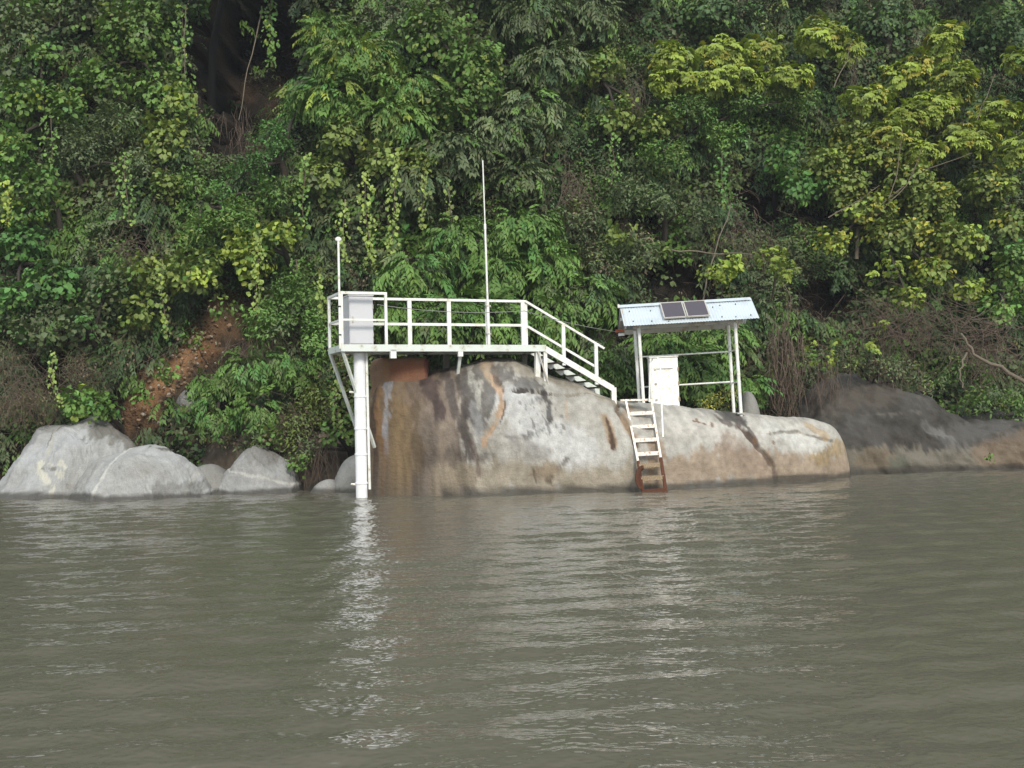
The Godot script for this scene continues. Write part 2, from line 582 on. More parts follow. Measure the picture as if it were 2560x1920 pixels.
func make_bank() -> void:
	var st := start()
	var patches := []
	stroke(patches, [Vector2(-8.44, 5.08), Vector2(-9.25, 4.39), Vector2(-10.04, 3.34), Vector2(-10.54, 2.31)], 0.5, 0.5, Color(0.21, 0.125, 0.068), 0.9, 0.5)
	stroke(patches, [Vector2(-9.25, 4.13), Vector2(-10.04, 3.21), Vector2(-10.41, 2.56)], 0.16, 0.3, Color(0.31, 0.165, 0.08), 0.85, 0.4)
	stroke(patches, [Vector2(-8.43, 5.75), Vector2(-7.78, 4.67), Vector2(-6.64, 3.28)], 0.3, 0.5, Color(0.15, 0.10, 0.06), 0.85, 0.5)
	stroke(patches, [Vector2(-9.39, 4.13), Vector2(-10.04, 2.82)], 0.12, 0.2, Color(0.42, 0.24, 0.12), 0.8, 0.3)
	stroke(patches, [Vector2(-13.33, 4.22), Vector2(-12.41, 3.94)], 0.3, 0.4, Color(0.16, 0.08, 0.04), 0.8, 0.3)
	stroke(patches, [Vector2(-11.14, 8.21), Vector2(-10.73, 7.36)], 0.25, 0.3, Color(0.14, 0.07, 0.045), 0.8, 0.3)
	stroke(patches, [Vector2(-8.87, 1.76), Vector2(-6.04, 1.18), Vector2(-4.74, 1.54)], 0.3, 0.4, Color(0.17, 0.12, 0.075), 0.8, 0.3)
	var xs := []
	var x := -60.0
	while x <= 60.0:
		xs.append(x)
		x += 0.2 if absf(x) < 19.0 else 4.0
	var ys := []
	var y := -1.2
	while y < 80.0:
		ys.append(y)
		y += 0.2 if y < 18.0 else 3.0 if y < 40.0 else 6.0
	for i in xs.size():
		for k in ys.size():
			var p := Vector3(xs[i], ys[k], bank_z(xs[i], ys[k]))
			p.z += fine.get_noise_2d(xs[i] * 20, ys[k] * 20) * 0.25
			var g := noise.get_noise_2d(xs[i] * 30 + 400, ys[k] * 30)
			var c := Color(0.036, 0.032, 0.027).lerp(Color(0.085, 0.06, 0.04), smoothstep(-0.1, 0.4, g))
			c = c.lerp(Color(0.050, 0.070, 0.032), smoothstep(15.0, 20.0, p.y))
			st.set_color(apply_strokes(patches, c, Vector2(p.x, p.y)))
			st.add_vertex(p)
	var n := ys.size()
	for i in xs.size() - 1:
		for k in n - 1:
			var a := i * n + k
			for v in [a, a + n, a + 1, a + 1, a + n, a + n + 1]: st.add_index(v)
	st.generate_normals()
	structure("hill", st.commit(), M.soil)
	# crumbled stones lying in the landslip
	var stone := start()
	var ring := []
	for k in 6: ring.append(Vector3(cos(TAU * k / 6.0) * rng.randf_range(0.7, 1.1), rng.randf_range(-0.15, 0.15), sin(TAU * k / 6.0) * rng.randf_range(0.7, 1.1)))
	for k in 6:
		var a: Vector3 = ring[k]
		var b: Vector3 = ring[(k + 1) % 6]
		for e in [Vector3(0.1, 0.7, 0.0), Vector3(0.0, -0.6, 0.1)]: tri(stone, a, b, e, ((a + b) * 0.5 + e).normalized())
	var where := []
	for i in 260:
		var f := rng.randf()
		var q := Vector2(Vector2(-8.85, 4.65).x, Vector2(-8.85, 4.65).y).lerp(Vector2(-10.67, 2.12), f) + Vector2(rng.randfn() * 0.4, rng.randfn() * 0.25)
		var sz := rng.randf_range(0.02, 0.075) * (1.6 if rng.randf() < 0.1 else 1.0)
		var v := rng.randf_range(0.6, 1.3)
		where.append([Transform3D(rot_rand(3.0).scaled(Vector3(sz, sz * 0.8, sz)), Vector3(q.x, q.y, bank_z(q.x, q.y) + 0.16)), Color(0.27 * v, 0.17 * v, 0.10 * v) if rng.randf() < 0.8 else Color(0.36, 0.32, 0.26)])
	var mm := MultiMesh.new()
	mm.transform_format = MultiMesh.TRANSFORM_3D
	mm.use_colors = true
	mm.mesh = stone.commit()
	mm.instance_count = where.size()
	for i in where.size():
		mm.set_instance_transform(i, where[i][0])
		mm.set_instance_color(i, where[i][1])
	var o := MultiMeshInstance3D.new()
	o.name = "rubble"
	o.multimesh = mm
	o.material_override = M.rubble
	o.set_meta("kind", "stuff")
	o.set_meta("label", "crumbled brown stones lying in the landslip above the left boulders")
	o.set_meta("category", "rubble")
	add_child(o)

func make_undergrowth() -> void:
	var o := Node3D.new()
	o.name = "undergrowth"
	o.set_meta("kind", "stuff")
	o.set_meta("label", "dark leafy undergrowth covering the whole steep bank between the trees")
	o.set_meta("category", "undergrowth")
	add_child(o)
	var lists := {"broad": [], "pinnate": [], "small": [], "dead": []}
	for i in 50000:
		var y := rng.randf_range(0.9, 24.0) if rng.randf() < 0.25 else rng.randf_range(0.9, 17.0)
		var x := rng.randf_range(-22, 24)
		var h := hollow(x, y)
		if h > 0.25 and rng.randf() < 0.97: continue
		var slip := Geometry2D.get_closest_point_to_segment(Vector2(x, y), Vector2(-8.13, 4.92), Vector2(-10.67, 2.19))
		var soilness := clampf(1.4 - Vector2(x, y).distance_to(slip) / 1.05 + 0.4 * noise.get_noise_2d(x * 40, y * 40), 0, 1)
		if rng.randf() < soilness * 1.25: continue
		if y < 1.6 and rng.randf() < 0.6: continue
		var out := rng.randf_range(-0.1, 1.0) * (0.5 + 0.9 * clampf(noise.get_noise_2d(x * 16, y * 16 + 70) + 0.35, 0, 1))
		var p := Vector3(x, y, bank_z(x, y) + out)
		var kn := noise.get_noise_2d(x * 10 + 900, y * 10)
		var kind := "broad" if kn > 0.12 else "pinnate" if kn > -0.12 else "small"
		if rng.randf() < 0.17 + 0.2 * clampf(-y + 5.0, 0, 1): kind = "dead"
		var tn := noise.get_noise_2d(x * 18 + 33, y * 18)
		var cn := "deep" if tn < -0.1 else "dull" if tn < 0.2 else "mid"
		if rng.randf() < 0.18: cn = ["mid", "emerald", "olive", "dull"][rng.randi() % 4]
		if kind == "dead": cn = "brown"
		var c: Color = COLORS[cn]
		var v := rng.randf_range(0.7, 1.2)
		lists[kind].append([sprig_at(p, Vector3(rng.randf_range(-0.5, 0.5), 0.2, 1), 1.0), Color(c.r * v, c.g * v, c.b * v)])
	for k in lists: crown_mesh(lists[k], k, o, k + "_leaves" if k != "dead" else "dry_twigs")

# ---------------------------------------------------------------- water
func make_water() -> void:
	var xs := []
	for v in [-400.0, -150.0, -60.0, -34.0, -26.0]: xs.append(v)
	var x := -19.0
	while x <= 19.0:
		xs.append(x)
		x += 0.085
	for v in [26.0, 34.0, 60.0, 150.0, 400.0]: xs.append(v)
	var zs := []
	for v in [300.0, 100.0, 30.0, 8.0]: zs.append(v)
	var z := 0.0
	while z > -37.0:
		zs.append(z)
		z -= 0.075
	for v in [-40.0, -48.0, -70.0]: zs.append(v)
	var waves := []
	var r2 := RandomNumberGenerator.new()
	r2.seed = 77
	for i in 18:
		var wl: float = 0.42 * pow(1.17, i)
		var an := r2.randfn() * 0.9 + 0.25
		var k := TAU / wl
		waves.append([sin(an) * k, cos(an) * k, r2.randf() * TAU, 0.0062 * pow(wl, 0.12)])
	var verts := PackedVector3Array()
	var norms := PackedVector3Array()
	var uvs := PackedVector2Array()
	var nz := zs.size()
	for i in xs.size():
		for j in nz:
			var px: float = xs[i]
			var pz: float = zs[j]
			var fade := (1.0 - smoothstep(17.0, 19.0, absf(px))) * (1.0 - smoothstep(-1.0, 0.0, pz)) * smoothstep(-37.0, -35.5, pz)
			var h := 0.0
			var dx := 0.0
			var dz := 0.0
			if fade > 0.0:
				fade *= 0.75 + 0.6 * noise.get_noise_2d(px * 6, pz * 3)
				var wx := px + 0.25 * noise.get_noise_2d(px * 8, pz * 8)
				for w in waves:
					var ph: float = w[0] * wx + w[1] * pz + w[2]
					var s: float = sin(ph) * w[3]
					var c: float = cos(ph) * w[3]
					h += s
					dx += c * w[0]
					dz += c * w[1]
			verts.append(Vector3(px, h * fade, pz))
			norms.append(Vector3(-dx * fade, 1, -dz * fade).normalized())
			uvs.append(Vector2(px, pz * 1.3) / 2.6)
	var idx := PackedInt32Array()
	for i in xs.size() - 1:
		for j in nz - 1:
			var a := i * nz + j
			idx.append_array(PackedInt32Array([a, a + 1, a + nz, a + 1, a + nz + 1, a + nz]))
	var arr := []
	arr.resize(Mesh.ARRAY_MAX)
	arr[Mesh.ARRAY_VERTEX] = verts
	arr[Mesh.ARRAY_NORMAL] = norms
	arr[Mesh.ARRAY_TEX_UV] = uvs
	arr[Mesh.ARRAY_INDEX] = idx
	var m := ArrayMesh.new()
	m.add_surface_from_arrays(Mesh.PRIMITIVE_TRIANGLES, arr)
	# tangents for the ripple texture
	var st := SurfaceTool.new()
	st.create_from(m, 0)
	st.generate_tangents()
	structure("water", st.commit(), M.water)

# ---------------------------------------------------------------- rocks of this shore
func base_rock(v: Vector3, c: Color, var_: float) -> Color:
	var g := noise.get_noise_3d(v.x * 22, v.y * 22, v.z * 22)
	var f := fine.get_noise_3d(v.x * 50, v.y * 50, v.z * 50)
	var k := 1.0 + var_ * (g * 0.9 + f * 0.6)
	return Color(c.r * k, c.g * k * (1.0 + 0.03 * g), c.b * k * (1.0 + 0.08 * g))

func wet_line(c: Color, v: Vector3) -> Color:
	var e := v.y + 0.05 * noise.get_noise_2d(v.x * 40, 3.0)
	var a := 1.0 - smoothstep(0.10, 0.20, e)
	return c.lerp(Color(0.075, 0.07, 0.06), a * 0.85)

func main_rock() -> void:
	var s := []
	var black := Color(0.085, 0.075, 0.07)
	var pale := Color(0.62, 0.62, 0.60)
	# broad colour zones of the stone
	stroke(s, [Vector2(-3.06, 0.15), Vector2(-2.98, 1.22), Vector2(-2.91, 2.45), Vector2(-2.35, 2.79)], 0.55, 0.7, Color(0.22, 0.155, 0.095), 0.95, 0.25)
	stroke(s, [Vector2(-1.75, 0.33), Vector2(-1.77, 1.86), Vector2(-1.89, 2.66)], 0.55, 0.6, Color(0.20, 0.155, 0.12), 0.9, 0.3)
	stroke(s, [Vector2(-2.67, 1.88), Vector2(-2.52, 0.35)], 0.25, 0.4, Color(0.235, 0.165, 0.085), 0.6, 0.25)
	stroke(s, [Vector2(-1.76, 0.54), Vector2(0.76, 0.38), Vector2(2.68, 0.19), Vector2(3.06, 0.51)], 0.2, 0.35, Color(0.34, 0.285, 0.205), 0.75, 0.25)
	stroke(s, [Vector2(0.04, 2.16), Vector2(0.58, 1.47), Vector2(1.46, 1.12)], 0.35, 0.5, pale, 0.85, 0.3)
	stroke(s, [Vector2(1.05, 2.14), Vector2(2.55, 1.77)], 0.3, 0.4, Color(0.43, 0.41, 0.36), 0.7, 0.3)
	stroke(s, [Vector2(-0.17, 3.26), Vector2(1.08, 2.77), Vector2(2.58, 2.17)], 0.12, 0.25, Color(0.36, 0.32, 0.25), 0.7, 0.2)
	stroke(s, [Vector2(4.01, 1.74), Vector2(5.35, 1.23), Vector2(7.20, 1.42), Vector2(8.11, 1.22)], 0.22, 0.3, Color(0.57, 0.54, 0.48), 0.85, 0.25)
	stroke(s, [Vector2(3.89, 0.36), Vector2(5.27, 0.54), Vector2(7.05, 0.30), Vector2(8.79, 0.29)], 0.28, 0.35, Color(0.36, 0.27, 0.185), 0.8, 0.25)
	stroke(s, [Vector2(5.45, 1.00), Vector2(6.03, 0.51)], 0.2, 0.3, Color(0.31, 0.235, 0.18), 0.6, 0.2)
	stroke(s, [Vector2(7.88, 0.56), Vector2(8.59, 0.78)], 0.1, 0.25, Color(0.36, 0.27, 0.15), 0.8, 0.2)
	stroke(s, [Vector2(6.53, 1.38), Vector2(7.15, 1.06), Vector2(7.93, 0.92)], 0.15, 0.2, Color(0.62, 0.61, 0.56), 0.8, 0.2)
	# dark water runs down from the crest
	for k in [[930, 800, 950, 890, 0.10, 0.8], [965, 800, 985, 905, 0.09, 0.9], [1000, 820, 1020, 940, 0.12, 0.85], [1030, 830, 1040, 930, 0.1, 0.7], [880, 830, 890, 930, 0.07, 0.4], [1010, 930, 1020, 1020, 0.07, 0.5]]: pass
	stroke(s, [Vector2(-2.29, 3.13), Vector2(-1.95, 2.66), Vector2(-1.71, 1.97)], 0.10, 0.25, Color(0.07, 0.05, 0.05), 0.8, 0.2)
	stroke(s, [Vector2(-1.66, 3.12), Vector2(-1.49, 2.42), Vector2(-1.21, 1.62), Vector2(-0.99, 0.85)], 0.07, 0.2, black, 0.75, 0.18)
	stroke(s, [Vector2(-1.15, 2.76), Vector2(-1.00, 2.07), Vector2(-0.76, 1.62)], 0.12, 0.25, black, 0.8, 0.18)
	stroke(s, [Vector2(-0.80, 2.98), Vector2(-0.53, 2.40), Vector2(-0.65, 1.84)], 0.08, 0.2, Color(0.11, 0.10, 0.09), 0.8, 0.18)
	stroke(s, [Vector2(-2.25, 0.45), Vector2(-2.03, 0.87), Vector2(-1.21, 0.91), Vector2(-0.66, 0.84)], 0.06, 0.22, Color(0.11, 0.09, 0.08), 0.6, 0.2)
	stroke(s, [Vector2(-0.93, 1.18), Vector2(-0.82, 0.52)], 0.03, 0.1, Color(0.12, 0.08, 0.07), 0.6, 0.1)
	stroke(s, [Vector2(-2.34, 2.33), Vector2(-2.25, 0.77)], 0.05, 0.15, Color(0.14, 0.105, 0.07), 0.6, 0.15)
	stroke(s, [Vector2(-1.65, 1.63), Vector2(-1.67, 0.76)], 0.05, 0.12, Color(0.30, 0.24, 0.18), 0.5, 0.12)
	stroke(s, [Vector2(-0.87, 2.07), Vector2(-0.76, 1.17)], 0.06, 0.14, Color(0.34, 0.34, 0.33), 0.6, 0.14)
	# left edge: rust run and a blue white streak
	stroke(s, [Vector2(-3.25, 0.15), Vector2(-3.37, 1.56), Vector2(-3.31, 2.69)], 0.04, 0.14, Color(0.075, 0.05, 0.04), 0.8, 0.08)
	stroke(s, [Vector2(-3.08, 0.15), Vector2(-3.14, 1.22), Vector2(-3.22, 2.46)], 0.05, 0.14, Color(0.29, 0.165, 0.08), 0.7, 0.16)
	stroke(s, [Vector2(-2.96, 2.63), Vector2(-3.01, 2.11), Vector2(-3.04, 1.55)], 0.05, 0.10, Color(0.40, 0.40, 0.42), 0.85, 0.10)
	stroke(s, [Vector2(-3.04, 1.55), Vector2(-3.06, 0.95)], 0.025, 0.10, Color(0.33, 0.32, 0.33), 0.6, 0.10)
	# vein
	stroke(s, [Vector2(-0.57, 3.15), Vector2(-0.50, 2.80)], 0.12, 0.15, Color(0.36, 0.27, 0.18), 0.8, 0.1)
	stroke(s, [Vector2(-0.50, 2.80), Vector2(-0.28, 2.49), Vector2(-0.26, 2.05), Vector2(-0.42, 1.66), Vector2(-0.63, 1.34), Vector2(-0.70, 1.15)], 0.06, 0.05, Color(0.52, 0.37, 0.25), 0.95, 0.12)
	stroke(s, [Vector2(-0.21, 2.51), Vector2(-0.17, 2.05), Vector2(-0.34, 1.55)], 0.01, 0.02, Color(0.12, 0.09, 0.07), 0.8, 0.05)
	# crest shadowed lichens and the black crack
	stroke(s, [Vector2(-0.40, 2.98), Vector2(0.16, 2.56), Vector2(0.61, 2.49)], 0.10, 0.2, Color(0.13, 0.12, 0.11), 0.8, 0.2)
	stroke(s, [Vector2(0.02, 2.43), Vector2(0.49, 2.38), Vector2(0.95, 2.35)], 0.03, 0.03, black, 0.95, 0.07)
	stroke(s, [Vector2(0.95, 2.35), Vector2(1.75, 2.29), Vector2(2.46, 2.14)], 0.008, 0.03, Color(0.24, 0.21, 0.16), 0.7, 0.03)
	stroke(s, [Vector2(0.74, 2.32), Vector2(0.87, 2.09), Vector2(0.90, 1.69)], 0.03, 0.05, black, 0.9, 0.08)
	stroke(s, [Vector2(1.31, 2.18), Vector2(1.29, 1.74)], 0.015, 0.04, Color(0.46, 0.36, 0.26), 0.7, 0.03)
	# black lichen specks on the pale face
	for i in 60:
		var cx: float = lerpf(Vector2(0.15, 2.04).x, Vector2(1.19, 1.46).x, rng.randf())
		var cy: float = lerpf(Vector2(0.46, 1.31).y, Vector2(0.49, 2.24).y, rng.randf())
		stroke(s, [Vector2(cx, cy), Vector2(cx + rng.randf_range(-0.05, 0.05), cy - rng.randf_range(0.02, 0.12))], 0.008, 0.03, Color(0.14, 0.14, 0.14), 0.6, 0.05)
	stroke(s, [Vector2(-0.29, 1.38), Vector2(-0.04, 1.29), Vector2(0.24, 1.35)], 0.012, 0.05, Color(0.17, 0.16, 0.16), 0.7, 0.04)
	stroke(s, [Vector2(1.39, 1.57), Vector2(1.56, 0.79)], 0.006, 0.012, Color(0.56, 0.54, 0.50), 0.7, 0.02)
	stroke(s, [Vector2(0.12, 1.15), Vector2(0.67, 0.87)], 0.08, 0.25, Color(0.30, 0.28, 0.25), 0.6, 0.2)
	# brown patch with a dark edge low on the face
	stroke(s, [Vector2(0.60, 0.49), Vector2(0.93, 0.54)], 0.17, 0.05, Color(0.28, 0.22, 0.15), 0.75, 0.15)
	stroke(s, [Vector2(0.42, 0.60), Vector2(0.52, 0.30), Vector2(0.81, 0.25), Vector2(1.04, 0.54), Vector2(1.28, 0.80)], 0.008, 0.025, Color(0.10, 0.085, 0.07), 0.7, 0.06)
	# stain and crack left of the ladder
	stroke(s, [Vector2(2.24, 1.72), Vector2(2.34, 1.37), Vector2(2.41, 1.09)], 0.06, 0.14, Color(0.36, 0.24, 0.13), 0.8, 0.06)
	stroke(s, [Vector2(2.26, 1.68), Vector2(2.33, 1.43), Vector2(2.39, 1.03)], 0.035, 0.05, Color(0.07, 0.045, 0.035), 0.9, 0.05)
	stroke(s, [Vector2(2.63, 2.09), Vector2(2.54, 1.88), Vector2(2.80, 1.48), Vector2(2.94, 1.07)], 0.03, 0.04, Color(0.17, 0.12, 0.08), 0.9, 0.05)
	stroke(s, [Vector2(2.87, 1.99), Vector2(2.67, 1.71), Vector2(2.90, 1.30)], 0.05, 0.12, Color(0.40, 0.29, 0.19), 0.7, 0.08)
	stroke(s, [Vector2(3.40, 1.06), Vector2(3.37, 0.16)], 0.12, 0.2, Color(0.29, 0.19, 0.11), 0.7, 0.1)
	# right: black run under the shelter foot, going down to the right
	stroke(s, [Vector2(5.59, 1.73), Vector2(5.90, 1.58)], 0.12, 0.2, Color(0.085, 0.08, 0.075), 0.9, 0.14)
	stroke(s, [Vector2(5.20, 1.71), Vector2(5.68, 1.40), Vector2(6.04, 1.10)], 0.04, 0.1, Color(0.15, 0.125, 0.11), 0.85, 0.09)
	stroke(s, [Vector2(5.90, 1.64), Vector2(6.15, 0.97)], 0.04, 0.08, Color(0.13, 0.11, 0.10), 0.85, 0.08)
	stroke(s, [Vector2(5.75, 1.40), Vector2(6.15, 0.92), Vector2(6.57, 0.43), Vector2(6.59, 0.02)], 0.02, 0.09, Color(0.12, 0.085, 0.065), 0.8, 0.07)
	stroke(s, [Vector2(4.50, 1.63), Vector2(4.87, 1.50)], 0.012, 0.03, Color(0.18, 0.10, 0.05), 0.8, 0.05)
	for q in [Vector2(4.60, 1.66), Vector2(4.99, 1.53), Vector2(6.13, 1.09), Vector2(6.58, 1.26), Vector2(6.62, 1.02)]:
		stroke(s, [q, q + Vector2(0.0, -0.05)], 0.02, 0.04, Color(0.20, 0.12, 0.07), 0.85, 0.04)
	stroke(s, [Vector2(6.51, 1.23), Vector2(7.45, 1.30), Vector2(7.96, 1.10), Vector2(8.42, 0.97)], 0.012, 0.05, Color(0.24, 0.22, 0.19), 0.8, 0.04)
	stroke(s, [Vector2(7.62, 1.60), Vector2(7.47, 1.24)], 0.01, 0.025, Color(0.55, 0.52, 0.46), 0.7, 0.03)
	stroke(s, [Vector2(7.80, 1.41), Vector2(8.30, 1.09)], 0.08, 0.06, Color(0.44, 0.33, 0.20), 0.7, 0.06)
	var cracks := []
	stroke(cracks, [Vector2(-0.50, 2.80), Vector2(-0.23, 2.49), Vector2(-0.22, 2.05), Vector2(-0.38, 1.66), Vector2(-0.63, 1.34)], 0.02, 0.10, Color.WHITE, 1.0, 0.05)
	stroke(cracks, [Vector2(0.02, 2.41), Vector2(0.49, 2.36), Vector2(0.94, 2.32), Vector2(1.75, 2.26)], 0.01, 0.07, Color.WHITE, 0.8, 0.03)
	stroke(cracks, [Vector2(2.63, 2.09), Vector2(2.54, 1.88), Vector2(2.80, 1.48), Vector2(2.94, 1.07)], 0.03, 0.08, Color.WHITE, 1.0, 0.03)
	stroke(cracks, [Vector2(5.75, 1.40), Vector2(6.15, 0.92), Vector2(6.57, 0.43)], 0.02, 0.1, Color.WHITE, 0.8, 0.04)
	stroke(cracks, [Vector2(6.51, 1.20), Vector2(7.44, 1.27), Vector2(7.96, 1.08), Vector2(8.41, 0.94)], 0.01, 0.06, Color.WHITE, 0.7, 0.03)
	stroke(cracks, [Vector2(0.42, 0.60), Vector2(0.52, 0.30), Vector2(0.81, 0.25), Vector2(1.04, 0.54)], 0.01, 0.05, Color.WHITE, 0.6, 0.03)
	var shade := func(v: Vector3) -> Color:
		var c := base_rock(v, Color(0.46, 0.44, 0.39), 0.2)
		c = apply_strokes(s, c, Vector2(v.x, v.y))
		var streak := noise.get_noise_3d(v.x * 70 + 6.0 * sin(v.y * 2.3), v.y * 14, v.z * 30)
		var left := 1.0 - smoothstep(-1.0, 0.2, v.x)
		var k := 1.0 + streak * (0.2 + 0.25 * left) + 0.3 * fine.get_noise_2d(v.x * 90, v.y * 90)
		c = Color(c.r * k, c.g * k, c.b * k)
		return wet_line(c, v)
	var carve := func(v: Vector3) -> float:
		if v.y < -0.2: return 0.0
		return apply_strokes(cracks, Color.BLACK, Vector2(v.x, v.y)).r * 0.09
	var xs := [-3.55, -3.15, -2.06, -1.19, -0.51, 0.1, 0.52, 1.09, 1.79, 2.48, 2.83, 3.79, 4.68, 6.02, 7.42, 8.4, 8.8, 9.08]
	var hs := [3.08, 3.10, 3.08, 3.2, 3.3, 3.25, 3.08, 2.83, 2.55, 2.22, 2.12, 2.01, 1.9, 1.77, 1.68, 1.64, 1.6, 1.5]
	var zf := [-29.1, -28.6, -28.1, -27.95, -27.98, -28.1, -28.3, -28.45, -28.55, -28.6, -28.6, -28.8, -29.3, -30.1, -30.8, -31.5, -31.9, -32.3]
	var zb := []
	for z in zf: zb.append(z - 4.3)
	rock_thing("whaleback_rock", "huge smooth whale-backed boulder, brown streaked at its left end, carrying the platform and shelter", rock_mesh(xs, hs, zf, zb, {"nx": 430, "na": 170, "left": 14.0, "right": 13.0, "p": 0.8, "q": 0.55, "q_left": 0.18, "rough": 0.08, "lean": 0.2, "shade": shade, "carve": carve}))

func simple_rock(label: String, xs: Array, hs: Array, zf: Array, depth: float, col: Color, strokes: Array, opt := {}) -> void:
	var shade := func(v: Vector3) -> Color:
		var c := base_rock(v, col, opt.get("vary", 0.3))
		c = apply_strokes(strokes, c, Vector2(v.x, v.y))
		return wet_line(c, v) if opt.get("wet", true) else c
	var zb := []
	for z in zf: zb.append(z - depth)
	opt.shade = shade
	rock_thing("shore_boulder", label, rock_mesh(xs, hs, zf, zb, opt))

# places on the scarred boulder, in steps of 1.18 cm from its upper left chip
func scar(across: float, down: float) -> Vector2:
	return Vector2(-12.27, 0.91) + Vector2(across - 70.0, 1000.0 - down) * 0.0118

func other_rocks() -> void:
	var grey := Color(0.41, 0.41, 0.395)
	var a := []
	stroke(a, [Vector2(-12.18, 2.03), Vector2(-12.12, 1.37), Vector2(-12.09, 0.91)], 0.02, 0.06, Color(0.48, 0.45, 0.35), 0.6, 0.1)
	for k in [[72, 1003, 84, 1012, 0.05], [84, 1000, 100, 1004, 0.03], [128, 1000, 142, 1014, 0.05], [118, 1022, 138, 1026, 0.05], [80, 1020, 92, 1032, 0.04], [96, 1030, 112, 1046, 0.04], [112, 1046, 124, 1052, 0.035], [122, 1056, 121, 1068, 0.04]]:
		stroke(a, [scar(k[0], k[1]), scar(k[2], k[3])], k[4], 0.04, Color(0.60, 0.58, 0.48), 0.8, 0.13)
	stroke(a, [Vector2(-12.09, 0.77), Vector2(-11.77, 0.72)], 0.03, 0.04, Color(0.17, 0.16, 0.13), 0.8, 0.1)
	stroke(a, [Vector2(-11.10, 1.89), Vector2(-10.38, 1.69), Vector2(-9.97, 1.32)], 0.22, 0.3, Color(0.20, 0.19, 0.165), 0.8, 0.25)
	stroke(a, [Vector2(-12.18, 1.97), Vector2(-12.21, 1.25)], 0.01, 0.02, Color(0.14, 0.13, 0.11), 0.8, 0.03)
	simple_rock("pale grey dome boulder at the far left with a cream scar on its face", [-14.15, -13.5, -12.9, -12.3, -11.5, -10.8, -10.2, -9.4], [0.8, 1.6, 2.1, 2.25, 2.3, 1.95, 1.5, 0.9], [-30.9, -30.6, -30.45, -30.3, -30.3, -30.3, -30.6, -31.0], 3.4, grey, a, {"q": 0.62, "left": 2.6, "right": 3.0, "nx": 190, "na": 110, "faces": [Vector3(-0.62, 0.45, 0.35), Vector3(-0.25, 0.5, 0.68), Vector3(0.3, 0.72, 0.35), Vector3(0.55, 0.42, 0.5), Vector3(-0.1, 0.86, 0.1)], "rough": 0.09, "crease": 0.11})
	var b := []
	stroke(b, [Vector2(-9.59, 1.19), Vector2(-9.86, 1.09), Vector2(-10.05, 0.60), Vector2(-10.23, 0.05)], 0.022, 0.025, Color(0.60, 0.59, 0.54), 0.9, 0.03)
	stroke(b, [Vector2(-9.16, 1.21), Vector2(-8.16, 1.05), Vector2(-7.49, 0.76)], 0.008, 0.03, Color(0.13, 0.12, 0.11), 0.9, 0.03)
	stroke(b, [Vector2(-7.71, 1.04), Vector2(-8.00, 0.54), Vector2(-8.06, 0.10)], 0.02, 0.04, Color(0.48, 0.47, 0.42), 0.7, 0.04)
	stroke(b, [Vector2(-10.17, 0.93), Vector2(-10.40, 0.48)], 0.01, 0.04, Color(0.5, 0.49, 0.45), 0.6, 0.03)
	stroke(b, [Vector2(-8.61, 0.22), Vector2(-7.50, 0.31)], 0.1, 0.15, Color(0.20, 0.195, 0.18), 0.6, 0.12)
	simple_rock("long pale grey boulder with a white quartz line, front of the left group", [-11.3, -10.7, -9.9, -9.2, -8.5, -7.9, -7.35], [0.7, 1.12, 1.34, 1.32, 1.1, 0.76, 0.34], [-28.95, -28.75, -28.7, -28.75, -28.85, -28.95, -29.2], 2.4, Color(0.42, 0.42, 0.405), b, {"q": 0.6, "left": 2.6, "right": 3.0, "nx": 190, "na": 100, "faces": [Vector3(-0.5, 0.45, 0.5), Vector3(-0.05, 0.35, 0.8), Vector3(0.25, 0.78, 0.3), Vector3(0.62, 0.5, 0.3), Vector3(-0.15, 0.85, 0.15), Vector3(0.5, 0.2, 0.65)], "rough": 0.06, "crease": 0.10})
	simple_rock("small grey boulder wedged between the long boulder and the pointed one", [-8.75, -8.35, -7.8, -7.1], [0.4, 0.68, 0.72, 0.4], [-30.6, -30.4, -30.5, -30.9], 1.8, Color(0.31, 0.305, 0.28), [], {"left": 2.2, "right": 2.2, "nx": 80, "na": 60, "rough": 0.05, "crease": 0.08})
	var d := []
	stroke(d, [Vector2(-7.65, 0.68), Vector2(-7.05, 0.57), Vector2(-6.34, 0.43), Vector2(-5.62, 0.21)], 0.018, 0.03, Color(0.55, 0.54, 0.50), 0.8, 0.03)
	stroke(d, [Vector2(-6.80, 1.08), Vector2(-6.33, 0.95)], 0.14, 0.2, Color(0.22, 0.21, 0.19), 0.7, 0.15)
	simple_rock("pointed grey boulder with a pale slanting line, standing alone in the water", [-8.0, -7.5, -7.0, -6.75, -6.4, -5.9, -5.55], [0.3, 0.75, 1.12, 1.28, 1.2, 1.0, 0.6], [-30.5, -30.3, -30.2, -30.2, -30.25, -30.4, -30.7], 2.0, Color(0.37, 0.37, 0.36), d, {"q": 0.85, "left": 2.2, "right": 3.2, "nx": 150, "na": 90, "faces": [Vector3(-0.55, 0.6, 0.25), Vector3(-0.2, 0.4, 0.72), Vector3(0.5, 0.6, 0.3), Vector3(0.35, 0.3, 0.72)], "rough": 0.06, "crease": 0.10})
	simple_rock("low rounded grey boulder behind the white pile", [-4.75, -4.45, -4.0, -3.5, -3.2], [0.5, 0.85, 0.98, 0.9, 0.5], [-30.2, -30.0, -29.9, -30.0, -30.2], 1.8, Color(0.36, 0.355, 0.33), [], {"left": 3.0, "right": 2.6, "nx": 80, "na": 60, "rough": 0.05, "crease": 0.08})
	simple_rock("flat pale rock barely out of the water left of the white pile", [-5.35, -5.0, -4.6, -4.2], [0.15, 0.3, 0.36, 0.2], [-30.1, -30.0, -30.0, -30.1], 1.2, Color(0.38, 0.375, 0.355), [], {"left": 2.4, "right": 2.4, "nx": 50, "na": 36, "rough": 0.03})
